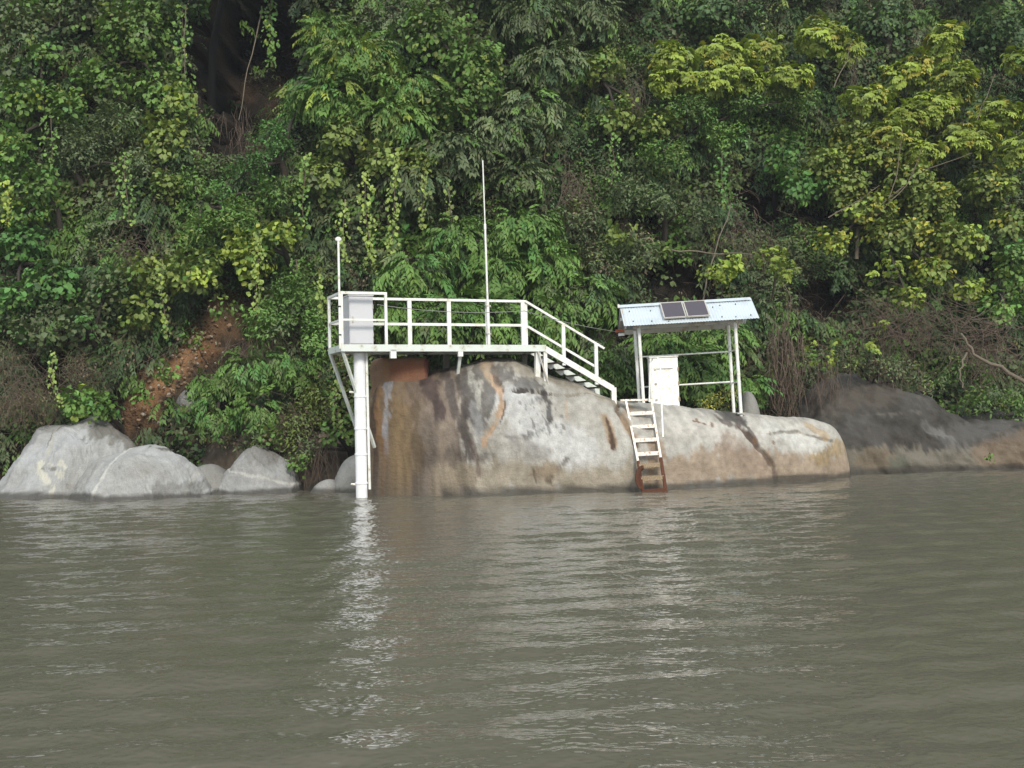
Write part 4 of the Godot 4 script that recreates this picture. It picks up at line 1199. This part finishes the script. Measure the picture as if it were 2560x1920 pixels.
	plant("shrub", "olive bush with hanging round leaves left of the tall antenna", "shrub", "broad", ["olive", "lime", "dull"], [[Vector3(-5.00, 10.39, -36.29), 0.7, 0.5], [Vector3(-5.52, 9.20, -35.92), 0.6, 0.6], [Vector3(-3.71, 9.73, -35.97), 0.7, 0.4], [Vector3(-2.74, 9.60, -36.11), 0.6, 0.4]])
	plant("tree", "green feathery tree behind the walkway railing right of the tall antenna", "tree", "pinnate", ["mid", "emerald", "mid"], [[Vector3(0.42, 7.25, -35.06), 1.0, 0.7], [Vector3(1.22, 6.41, -34.97), 0.7, 0.6], [Vector3(-0.28, 5.96, -34.40), 0.8, 0.6], [Vector3(-1.34, 7.00, -34.90), 0.7, 0.7]], {"stem": 0.08})
	plant("shrub", "drooping long leaved shrub behind the left part of the walkway railing", "shrub", "pinnate", ["mid", "emerald", "dull"], [[Vector3(-2.63, 5.94, -33.80), 0.9, 0.7], [Vector3(-1.82, 4.55, -33.00), 0.9, 0.6], [Vector3(-3.12, 4.72, -33.22), 0.7, 0.6], [Vector3(-0.55, 4.55, -33.38), 0.9, 0.6]])
	plant("shrub", "dark green bush behind the upper end of the stairs", "shrub", "pinnate", ["mid", "dull", "deep"], [[Vector3(1.27, 4.55, -33.92), 0.9, 0.7], [Vector3(2.27, 5.29, -34.87), 0.8, 0.6], [Vector3(2.69, 3.34, -34.00), 0.7, 0.6], [Vector3(1.06, 5.72, -34.91), 0.6, 0.4]])
	plant("shrub", "dull brownish green shrub between the antenna and the shelter roof", "shrub", "small", ["dull", "olive", "brown"], [[Vector3(2.78, 6.50, -35.91), 0.9, 0.6], [Vector3(2.14, 7.70, -36.36), 0.9, 0.6], [Vector3(3.97, 6.84, -36.59), 0.7, 0.5]])
	# --- right of centre
	plant("shrub", "bright creeper bush right of the top middle of the bank", "shrub", "broad", ["olive", "mid", "lime"], [[Vector3(3.33, 13.46, -39.07), 0.55, 0.45], [Vector3(3.52, 11.56, -38.25), 0.6, 0.5], [Vector3(2.99, 12.90, -38.69), 0.3, 0.2], [Vector3(4.76, 11.21, -38.74), 0.8, 0.5]])
	plant("tree", "broad yellow green tree crown at the top, right of the middle", "tree", "drape", ["lime", "yellow", "lime", "lime", "olive"], [[Vector3(5.47, 13.44, -39.16), 0.75, 0.5], [Vector3(7.31, 13.82, -40.02), 0.9, 0.55], [Vector3(6.52, 12.66, -39.19), 1.2, 0.4], [Vector3(8.90, 14.19, -40.84), 0.7, 0.5], [Vector3(11.03, 14.89, -41.65), 0.9, 0.55], [Vector3(12.00, 14.39, -41.70), 0.5, 0.5], [Vector3(7.85, 12.93, -39.69), 0.9, 0.4], [Vector3(9.57, 13.10, -40.43), 0.9, 0.4], [Vector3(5.09, 12.55, -38.69), 0.4, 0.4]], {"stem": 0.07, "bark": M.bark, "dense": 1.9, "gaps": 0.35, "no_limbs": true, "size": 0.95})
	plant("tree", "green tree under the yellow crown, right of the middle", "tree", "small", ["mid", "olive", "emerald"], [[Vector3(5.86, 11.70, -38.99), 1.2, 0.5], [Vector3(7.86, 12.19, -39.85), 1.0, 0.6], [Vector3(10.12, 12.56, -40.84), 1.0, 0.5], [Vector3(4.97, 10.18, -38.24), 0.8, 0.5], [Vector3(7.11, 10.85, -39.35), 0.9, 0.5]], {"stem": 0.1})
	plant("creeper", "emerald creeper cascading in the gap between the two yellow trees", "creeper", "broad", ["emerald", "mid"], [[Vector3(9.13, 10.38, -39.52), 0.4, 0.6], [Vector3(9.42, 9.18, -38.94), 0.55, 0.45], [Vector3(10.66, 9.43, -39.60), 0.6, 0.35]])
	plant("tree", "tall yellow green tree with bare grey branches near the right edge", "tree", "drape", ["lime", "olive", "yellow"], [[Vector3(13.81, 10.33, -39.75), 0.7, 0.4], [Vector3(15.46, 14.67, -41.80), 0.5, 0.75], [Vector3(14.31, 13.59, -41.39), 0.5, 0.6], [Vector3(15.43, 12.97, -41.00), 0.75, 0.7], [Vector3(12.25, 12.28, -40.54), 0.9, 0.45], [Vector3(13.61, 11.59, -40.44), 0.8, 0.5], [Vector3(16.58, 11.67, -40.38), 0.85, 0.5], [Vector3(17.84, 13.88, -41.52), 0.35, 0.35], [Vector3(13.47, 13.27, -41.32), 0.35, 0.5], [Vector3(15.41, 10.78, -39.87), 0.9, 0.5], [Vector3(12.77, 10.83, -39.83), 0.9, 0.5], [Vector3(14.47, 11.93, -40.61), 0.8, 0.6], [Vector3(16.88, 10.25, -39.72), 0.6, 0.5]], {"base": Vector3(12.19, 8.03, -39.74), "stem": 0.06, "bark": M.pale_bark, "dense": 2.0, "gaps": 0.35, "no_limbs": true, "size": 0.95})
	plant("tree", "sprawling olive tree with yellow leaves below the tall one at the right", "tree", "broad", ["olive", "lime", "yellow", "olive"], [[Vector3(12.21, 10.43, -40.07), 1.0, 0.55], [Vector3(11.67, 11.13, -40.31), 0.7, 0.4], [Vector3(11.22, 9.23, -39.43), 0.7, 0.4], [Vector3(13.94, 8.71, -39.39), 0.8, 0.5], [Vector3(12.79, 7.56, -38.79), 1.2, 0.35], [Vector3(15.92, 9.19, -39.72), 0.8, 0.4], [Vector3(14.44, 7.23, -38.80), 0.9, 0.5], [Vector3(13.29, 9.54, -39.66), 0.9, 0.4], [Vector3(10.54, 10.07, -39.67), 0.7, 0.4], [Vector3(16.34, 7.82, -38.97), 0.6, 0.4], [Vector3(11.68, 8.38, -39.02), 0.9, 0.35]], {"base": Vector3(11.38, 6.74, -39.19), "stem": 0.07, "bark": M.pale_bark, "dense": 1.6, "gaps": 0.5, "no_limbs": true})
	plant("tree", "dark green tree crown in the top right corner", "tree", "broad", ["deep", "dull", "mid"], [[Vector3(13.80, 16.17, -43.70), 1.1, 0.7], [Vector3(18.11, 15.65, -43.46), 0.9, 0.9], [Vector3(17.45, 17.64, -44.19), 1.5, 0.7], [Vector3(11.35, 17.52, -43.95), 1.6, 0.6], [Vector3(7.44, 16.00, -42.29), 1.4, 0.6]], {"stem": 0.15, "no_limbs": true})
	plant("shrub", "bright lime bush above the right end of the shelter roof", "shrub", "drape", ["lime", "lime", "olive"], [[Vector3(8.01, 6.43, -36.30), 0.62, 0.42], [Vector3(8.43, 6.01, -36.34), 0.4, 0.25]], {"dense": 1.1, "stem": 0.04, "bark": M.pale_bark, "size": 0.6})
	plant("shrub", "small lime sprig left of the bright bush above the shelter roof", "shrub", "broad", ["lime", "olive"], [[Vector3(6.08, 5.94, -35.36), 0.42, 0.22], [Vector3(6.48, 6.24, -35.66), 0.25, 0.2]], {"stem": 0.025, "bark": M.pale_bark})
	plant("shrub", "lime sprig with pointed leaves right of the bright bush above the shelter", "shrub", "drape", ["lime", "mid"], [[Vector3(12.13, 6.39, -37.76), 0.5, 0.42], [Vector3(11.31, 5.94, -37.50), 0.3, 0.25]], {"stem": 0.03, "size": 0.6, "bark": M.pale_bark})
	plant("sapling", "lime sapling hanging over the dark boulder, nearest the shelter", "sapling", "drape", ["lime", "lime", "mid"], [[Vector3(8.94, 3.30, -34.54), 0.34, 0.3], [Vector3(8.57, 3.71, -34.61), 0.2, 0.2], [Vector3(9.39, 3.78, -34.90), 0.16, 0.14]], {"dense": 1.0, "stem": 0.02, "size": 0.5})
	plant("sapling", "lime sapling over the middle of the dark boulder", "sapling", "drape", ["lime", "mid"], [[Vector3(10.69, 3.72, -35.42), 0.27, 0.3], [Vector3(11.14, 4.36, -35.93), 0.18, 0.2]], {"dense": 1.0, "stem": 0.02, "size": 0.5})
	plant("shrub", "green bush on the right edge level with the shelter roof", "shrub", "broad", ["mid", "emerald", "lime"], [[Vector3(16.04, 6.53, -38.37), 0.6, 0.7], [Vector3(15.40, 4.99, -37.64), 0.6, 0.5], [Vector3(16.73, 7.84, -39.19), 0.4, 0.4]])
	plant("shrub", "yellow green sprigs below the sprawling olive tree at the right", "shrub", "broad", ["lime", "olive", "yellow"], [[Vector3(12.19, 8.55, -39.18), 0.6, 0.3], [Vector3(10.37, 7.23, -38.19), 0.5, 0.3], [Vector3(13.46, 6.27, -38.24), 0.6, 0.35], [Vector3(14.55, 5.63, -38.05), 0.5, 0.3], [Vector3(12.49, 5.34, -37.61), 0.4, 0.25]])
	plant("shrub", "dull dark shrub left of the shelter roof", "shrub", "small", ["dull", "deep", "mid"], [[Vector3(4.70, 8.58, -37.58), 0.9, 0.6], [Vector3(3.66, 8.70, -37.36), 0.8, 0.6], [Vector3(5.92, 8.03, -37.98), 0.7, 0.4]])
	plant("shrub", "lone yellowish sprig between the antenna top and the shelter", "shrub", "broad", ["olive", "lime"], [[Vector3(3.42, 7.30, -35.81), 0.3, 0.22]], {"stem": 0.02})
	plant("shrub", "grassy green bush behind the white locker", "shrub", "pinnate", ["mid", "emerald", "grass"], [[Vector3(5.19, 3.03, -34.06), 0.9, 0.7], [Vector3(6.06, 4.00, -35.14), 0.8, 0.6], [Vector3(4.34, 3.73, -34.47), 0.8, 0.7], [Vector3(6.70, 2.61, -34.43), 0.4, 0.4]])
	plant("shrub", "yellowing shrub at the foot of the shelter, right of the locker", "shrub", "small", ["yellow", "olive", "mid"], [[Vector3(5.55, 2.13, -32.80), 0.26, 0.22, 1.6], [Vector3(5.21, 2.01, -32.70), 0.18, 0.1, 1.4], [Vector3(5.97, 2.36, -33.00), 0.22, 0.3, 1.6]], {"base": Vector3(5.68, 1.83, -33.10), "stem": 0.02, "size": 0.55})
	# --- lower left
	plant("shrub", "dark green creeper on the left edge at half height", "shrub", "broad", ["emerald", "deep", "mid"], [[Vector3(-14.29, 7.27, -34.82), 0.7, 0.5], [Vector3(-13.10, 6.12, -34.48), 0.9, 0.6], [Vector3(-14.02, 5.57, -34.12), 0.7, 0.5]])
	plant("shrub", "dark bush over the red soil at the lower left", "shrub", "broad", ["dull", "deep", "emerald"], [[Vector3(-11.98, 4.81, -33.56), 0.6, 0.35], [Vector3(-11.45, 5.80, -34.32), 0.8, 0.5], [Vector3(-13.39, 4.45, -33.49), 0.7, 0.3]])
	plant("sapling", "bright green sapling with broad leaves at the lower left", "sapling", "drape", ["emerald", "mid"], [[Vector3(-11.62, 4.75, -32.83), 0.26, 0.2, 1.2]], {"stem": 0.02, "size": 0.6})
	plant("shrub", "yellow dotted bush above the orange landslip", "shrub", "broad", ["olive", "mid", "lime"], [[Vector3(-10.27, 6.18, -34.40), 0.9, 0.5], [Vector3(-8.95, 6.29, -34.46), 0.8, 0.6], [Vector3(-10.57, 5.22, -34.05), 0.4, 0.5]])
	plant("shrub", "green bush left of the platform cabinet", "shrub", "small", ["mid", "dull", "emerald"], [[Vector3(-6.06, 5.37, -33.92), 0.8, 0.8], [Vector3(-6.77, 4.56, -33.44), 0.7, 0.6], [Vector3(-5.33, 4.26, -33.30), 0.5, 0.8]])
	plant("shrub", "ferny shrub drooping over the brown ledge above the grey boulders", "shrub", "pinnate", ["mid", "grass", "emerald"], [[Vector3(-8.25, 2.89, -32.56), 0.75, 0.4], [Vector3(-7.15, 3.25, -32.73), 0.9, 0.5], [Vector3(-7.90, 2.12, -32.10), 0.5, 0.4], [Vector3(-6.79, 2.22, -32.14), 0.5, 0.5], [Vector3(-6.18, 3.36, -32.98), 0.6, 0.5]], {"size": 0.8})
	plant("shrub", "small green tuft growing left of the orange landslip near the boulders", "shrub", "broad", ["mid", "emerald", "lime"], [[Vector3(-11.12, 2.32, -32.29), 0.45, 0.28], [Vector3(-11.76, 2.58, -32.51), 0.5, 0.3]], {"size": 0.85})
	plant("shrub", "brownish scrub behind the far left boulder", "shrub", "dead", ["brown", "dull"], [[Vector3(-13.22, 2.37, -32.71), 0.9, 0.5], [Vector3(-11.77, 3.37, -33.28), 0.8, 0.4], [Vector3(-13.92, 3.41, -33.20), 0.5, 0.6]])
	plant("shrub", "brown and olive scrub behind the white pile", "shrub", "small", ["olive", "brown", "dull"], [[Vector3(-5.24, 2.44, -32.55), 0.6, 0.7], [Vector3(-5.81, 1.70, -32.20), 0.5, 0.5], [Vector3(-4.39, 3.19, -32.90), 0.5, 0.6]], {"size": 0.9})
	plant("shrub", "small leafy tuft on the tan foot of the right boulder", "shrub", "broad", ["mid", "emerald"], [[Vector3(13.18, 0.44, -33.50), 0.22, 0.14, 0.8]], {"base": Vector3(13.21, 0.37, -33.60), "stem": 0.008, "size": 0.6})
	plant("shrub", "green bush above the tan foot of the boulder at the right edge", "shrub", "small", ["mid", "dull", "olive"], [[Vector3(14.19, 2.08, -36.28), 0.7, 0.4], [Vector3(15.10, 1.78, -36.14), 0.5, 0.5], [Vector3(13.53, 2.97, -37.08), 0.6, 0.4]])
	tangle("dry hanging roots over the left shoulder of the dark boulder", Vector3(9.10, 3.11, -34.90), 0.6, 0.7, 90, 0.9, M.twig, 0.007)
	tangle("dry grass and stems hanging over the top of the dark boulder", Vector3(11.44, 3.10, -35.89), 1.0, 0.5, 110, 0.8, M.twig, 0.006)
	plant("shrub", "olive scrub on top of the dark boulder, below its dead vines", "shrub", "small", ["dull", "olive", "brown"], [[Vector3(11.01, 3.04, -35.88), 1.2, 0.35], [Vector3(12.24, 2.53, -35.86), 0.8, 0.35], [Vector3(10.01, 3.27, -35.74), 0.6, 0.3]], {"size": 0.8})
	plant("shrub", "scrubby olive bush on the shaded ledge behind the pointed boulder", "shrub", "small", ["dull", "olive", "brown"], [[Vector3(-6.73, 1.24, -31.78), 0.7, 0.4], [Vector3(-7.83, 1.50, -31.81), 0.6, 0.4], [Vector3(-5.49, 1.09, -31.71), 0.5, 0.4]], {"size": 0.8})
	tangle("dry stems and roots trailing over the shaded ledge left of the white pile", Vector3(-5.10, 1.20, -31.57), 0.5, 0.5, 80, 0.8, M.twig, 0.007)
	plant("shrub", "small leafy weeds on the shaded ledge just left of the white pile", "shrub", "broad", ["mid", "olive", "brown"], [[Vector3(-4.75, 1.56, -31.73), 0.35, 0.3], [Vector3(-5.57, 0.73, -31.44), 0.35, 0.2], [Vector3(-6.23, 1.47, -31.79), 0.4, 0.25]], {"size": 0.7})
	plant("shrub", "scattered low weeds growing on the orange landslip", "weeds", "broad", ["mid", "olive", "brown"], [[Vector3(-8.77, 4.20, -33.17), 0.3, 0.2], [Vector3(-9.43, 3.30, -32.75), 0.25, 0.15], [Vector3(-8.09, 5.12, -33.61), 0.35, 0.25], [Vector3(-9.98, 2.67, -32.45), 0.25, 0.15]], {"size": 0.7, "no_limbs": true, "stem": 0.015})
	tangle("pale dry stems lying across the orange landslip", Vector3(-9.10, 3.68, -32.93), 0.8, 0.7, 30, 0.4, M.pale_bark, 0.005)
	# --- hanging vines
	var G := "vines hanging from the bank"
	vine("long bright green vine hanging down the left rim of the dark hollow", Vector3(-10.25, 15.22, -37.95), 3.8, 160, 0.26, ["mid", "lime", "emerald"], 0.1, 1.15, G)
	vine("bright green vine hanging alone inside the dark hollow", Vector3(-7.48, 15.68, -38.17), 2.5, 144, 0.2, ["mid", "emerald", "lime"], 0.06, 1.05, G)
	vine("leafy yellow green vine, leftmost of the strands above the cabinet", Vector3(-4.71, 8.21, -34.46), 1.9, 54, 0.12, ["vine", "olive"], 0.1, 1.0, G)
	vine("round leaved vine, longest of the strands above the cabinet", Vector3(-4.14, 9.09, -34.87), 3.0, 111, 0.18, ["vine", "olive", "lime"], 0.15, 1.05, G)
	vine("round leaved vine curling at its tip, right of the longest strand above the cabinet", Vector3(-3.35, 9.68, -35.15), 3.8, 135, 0.16, ["vine", "olive", "lime"], 0.12, 1.05, G)
	vine("thin vine of yellow leaves halfway between the cabinet strands and the tall antenna", Vector3(-2.45, 8.93, -34.91), 1.6, 46, 0.13, ["olive", "lime"], 0.1, 1.0, G)
	vine("short leafy vine left of the tall antenna tip", Vector3(-1.72, 8.79, -35.00), 2.2, 46, 0.15, ["olive", "mid"], 0.1, 1.0, G)
	vine("vine of yellow green leaves hanging beside the top of the short mast", Vector3(-5.33, 5.96, -33.50), 1.5, 43, 0.1, ["vine", "mid"], 0.1, 1.0, G)
	vine("vine with dangling yellow leaves left of the short mast", Vector3(-7.13, 7.27, -34.12), 2.4, 90, 0.16, ["vine", "olive"], 0.12, 1.0, G)
	vine("lime vine hanging low just left of the white pile", Vector3(-4.58, 2.90, -31.56), 1.7, 72, 0.09, ["vine", "mid"], 0.25, 0.85, G)
	vine("lime vine hanging over the far left boulder", Vector3(-12.22, 3.83, -32.10), 1.5, 61, 0.09, ["vine", "mid"], 0.25, 0.85, G)
	vine("vine of yellow leaves at the left edge above the red soil", Vector3(-14.56, 9.04, -34.85), 1.3, 46, 0.14, ["lime", "yellow"], 0.1, 1.0, G)
	vine("mixed green vine trailing over the orange landslip", Vector3(-9.77, 6.47, -33.64), 2.2, 64, 0.14, ["olive", "lime", "mid"], 0.15, 1.0, G)
	vine("green vine curtain over the bank between the dark hollow and the short mast", Vector3(-5.98, 9.79, -35.40), 2.3, 80, 0.2, ["mid", "vine"], 0.15, 0.95, G)
	vine("green vine hanging down the bank left of the speckled yellow green bush", Vector3(-11.36, 9.93, -35.47), 2.2, 80, 0.2, ["mid", "vine"], 0.15, 0.95, G)
	vine("dull green vine hanging at the left edge above the bright creeper bush", Vector3(-13.79, 11.25, -36.09), 2.0, 70, 0.2, ["mid", "olive"], 0.15, 0.95, G)
	vine("green vine trailing below the large bright crown in the middle", Vector3(-6.03, 6.41, -33.81), 1.8, 60, 0.16, ["mid", "vine"], 0.15, 0.9, G)
	vine("green vine hanging under the bright creeper right of the top middle", Vector3(3.25, 10.54, -37.07), 1.6, 60, 0.18, ["mid", "olive"], 0.15, 0.9, G)
	vine("emerald vine falling from the green tree under the yellow crown", Vector3(6.90, 10.14, -38.24), 1.8, 60, 0.18, ["emerald", "mid"], 0.15, 0.9, G)
	# --- stems and dead wood
	liana("bare pale liana slanting down through the dark hollow", [Vector3(-7.81, 15.14, -38.31), Vector3(-8.04, 12.84, -37.14), Vector3(-8.18, 11.06, -36.40)], 0.022, M.pale_bark)
	liana("thin straight pale liana left of the dark hollow", [Vector3(-10.11, 15.17, -37.83), Vector3(-10.01, 13.77, -37.17), Vector3(-9.89, 12.49, -36.77)], 0.02, M.pale_bark)
	liana("leaning thin pale trunk behind the shelter roof ridge", [Vector3(5.24, 3.59, -34.74), Vector3(6.01, 6.04, -36.18), Vector3(7.09, 8.44, -37.91)], 0.03, M.pale_bark)
	liana("level bare branch above the shelter roof", [Vector3(4.71, 6.54, -34.73), Vector3(5.84, 6.50, -35.03), Vector3(7.25, 6.50, -35.66)], 0.03, M.pale_bark, "bare_branch", "branch")
	liana("fallen grey trunk with broken stubs above the dark boulder at the right", [Vector3(16.11, 1.68, -35.00), Vector3(14.61, 2.80, -35.20), Vector3(13.68, 3.38, -35.40), Vector3(13.33, 4.01, -35.50)], 0.075, M.pale_bark, "fallen_trunk", "trunk")
	liana("forked dead branch hanging down from the fallen trunk", [Vector3(13.41, 3.42, -35.30), Vector3(13.09, 2.89, -35.00), Vector3(13.07, 2.37, -34.80)], 0.035, M.pale_bark, "bare_branch", "branch")
	for q in [["grey bare branch rising right in the tall yellow tree", Vector3(11.84, 8.00, -38.57), Vector3(12.96, 9.06, -38.71), Vector3(13.79, 10.67, -39.21)], ["grey bare branch fanning far right in the tall yellow tree", Vector3(12.13, 8.47, -38.74), Vector3(13.52, 9.55, -38.98), Vector3(15.24, 10.14, -39.07)], ["grey upright branch of the tall yellow tree", Vector3(12.36, 8.62, -38.74), Vector3(12.75, 9.56, -38.93), Vector3(13.04, 10.99, -39.23)], ["grey forked branch at the right edge under the yellow crown", Vector3(15.74, 11.40, -39.86), Vector3(16.15, 12.22, -40.04), Vector3(16.61, 13.08, -40.35)], ["thin grey branch between the two yellow tree crowns", Vector3(11.07, 12.69, -40.23), Vector3(11.73, 13.79, -40.77), Vector3(12.02, 14.55, -41.18)], ["bare branch crossing the olive tree below the yellow crown", Vector3(10.28, 7.99, -38.33), Vector3(11.38, 8.59, -38.46), Vector3(12.06, 9.07, -38.71)]]:
		liana(q[0], [q[1], q[2], q[3]], 0.02, M.pale_bark, "bare_branch", "branch")
	tangle("curtain of brown hanging roots right of the shelter", Vector3(7.94, 3.15, -35.13), 0.5, 1.5, 260, 0.93, M.twig, 0.013)
	tangle("brown dead vine thicket above the dark boulder", Vector3(12.41, 4.60, -37.46), 1.6, 0.9, 280, 0.3, M.twig, 0.009)
	tangle("dry brown brushwood around the fallen trunk at the right edge", Vector3(14.48, 3.79, -36.88), 1.1, 1.0, 260, 0.2, M.twig, 0.01)
	tangle("reddish brown dead vines right of the tall antenna", Vector3(2.02, 8.84, -36.36), 0.7, 1.0, 110, 0.6, M.twig)
	tangle("dry hanging stems at the upper right under the yellow crown", Vector3(12.00, 13.75, -41.20), 0.3, 0.5, 40, 0.9, M.pale_bark, 0.006)
	tangle("dry straw coloured stems under the bright crown right of the middle", Vector3(4.16, 12.35, -38.45), 0.25, 0.5, 40, 0.9, M.pale_bark, 0.006)
	tangle("dry hanging stems in the dark hollow", Vector3(-8.13, 10.79, -36.47), 0.6, 0.9, 60, 0.9, M.twig, 0.006)
	tangle("dry brown stems over the orange landslip", Vector3(-7.30, 4.18, -33.47), 0.7, 0.6, 60, 0.5, M.twig, 0.006)
	tangle("dry brown stems behind the far left boulder", Vector3(-13.22, 3.00, -32.71), 0.9, 0.7, 90, 0.4, M.twig, 0.006)
	tangle("dry brown stems around the red soil at the left", Vector3(-10.91, 7.19, -34.78), 0.6, 0.9, 70, 0.4, M.twig, 0.006)
	tangle("dry brown stems beside the dead vines above the shelter", Vector3(7.36, 7.54, -37.89), 1.3, 0.9, 110, 0.5, M.twig, 0.006)
	tangle("dry stems under the ferny shrub near the grey boulders", Vector3(-6.06, 1.96, -32.22), 0.9, 0.6, 90, 0.5, M.twig, 0.006)
	pass

func _ready() -> void:
	rng.seed = 4242
	noise.seed = 3
	noise.frequency = 0.02
	noise.fractal_octaves = 3
	fine.seed = 8
	fine.frequency = 0.05
	fine.fractal_octaves = 4
	cells.seed = 31
	cells.noise_type = FastNoiseLite.TYPE_CELLULAR
	cells.cellular_return_type = FastNoiseLite.RETURN_DISTANCE2_SUB
	cells.frequency = 0.62
	cells.domain_warp_enabled = true
	cells.domain_warp_amplitude = 0.5
	cells.domain_warp_frequency = 0.9
	# camera
	var cam := Camera3D.new()
	cam.name = "camera"
	cam.fov = rad_to_deg(2.0 * atan(829.5 / 2590.0))
	cam.near = 0.1
	cam.far = 1000.0
	cam.position = Vector3(0, 1.8, 0)
	cam.rotation = Vector3(atan(72.5 / 2590.0), 0, 0)
	cam.rotate_object_local(Vector3.BACK, deg_to_rad(-1.25))
	add_child(cam)
	# sky and exposure
	var env := Environment.new()
	env.background_mode = Environment.BG_SKY
	env.tonemap_mode = Environment.TONE_MAPPER_LINEAR
	env.tonemap_exposure = 1.8
	env.sdfgi_enabled = true
	env.ssao_enabled = true
	env.ssil_enabled = true
	var sm := ProceduralSkyMaterial.new()
	sm.sky_top_color = Color(0.80, 0.84, 0.88)
	sm.sky_horizon_color = Color(0.84, 0.86, 0.88)
	sm.ground_bottom_color = Color(0.35, 0.34, 0.30)
	sm.ground_horizon_color = Color(0.5, 0.5, 0.47)
	var sky := Sky.new()
	sky.sky_material = sm
	env.fog_enabled = true
	env.fog_density = 0.0005
	env.fog_light_color = Color(0.8, 0.82, 0.84)
	env.sky = sky
	var we := WorldEnvironment.new()
	we.name = "world_environment"
	we.environment = env
	add_child(we)
	# veiled sun behind the boat
	var sun := DirectionalLight3D.new()
	sun.name = "sun"
	sun.light_color = Color(1.0, 0.97, 0.92)
	sun.light_energy = 0.5
	sun.light_angular_distance = 14.0
	sun.shadow_enabled = true
	sun.sky_mode = DirectionalLight3D.SKY_MODE_LIGHT_ONLY
	sun.rotation = Vector3(deg_to_rad(-33), deg_to_rad(16), 0)
	add_child(sun)

	make_materials()
	for k in ["pinnate", "broad", "small", "palm", "drape", "dead"]:
		sprigs[k] = [make_sprig(k), make_sprig(k), make_sprig(k)]
	vine_leaf_shapes = {}
	for c in COLORS:
		vine_leaf_shapes[c] = []
		for i in 3:
			var st := start()
			var base: Color = COLORS[c]
			var v := 0.8 + 0.25 * i
			leaf(st, Vector3.ZERO, Vector3(0, -0.94, 0.34).normalized(), Vector3.RIGHT, 0.13, 0.115, Color(base.r * v, base.g * v, base.b * v), true)
			vine_leaf_shapes[c].append(st.commit())
	make_water()
	make_bank()
	main_rock()
	other_rocks()
	make_undergrowth()
	make_platform()
	make_shelter()
	make_ladder()
	make_cable()
	make_plants()
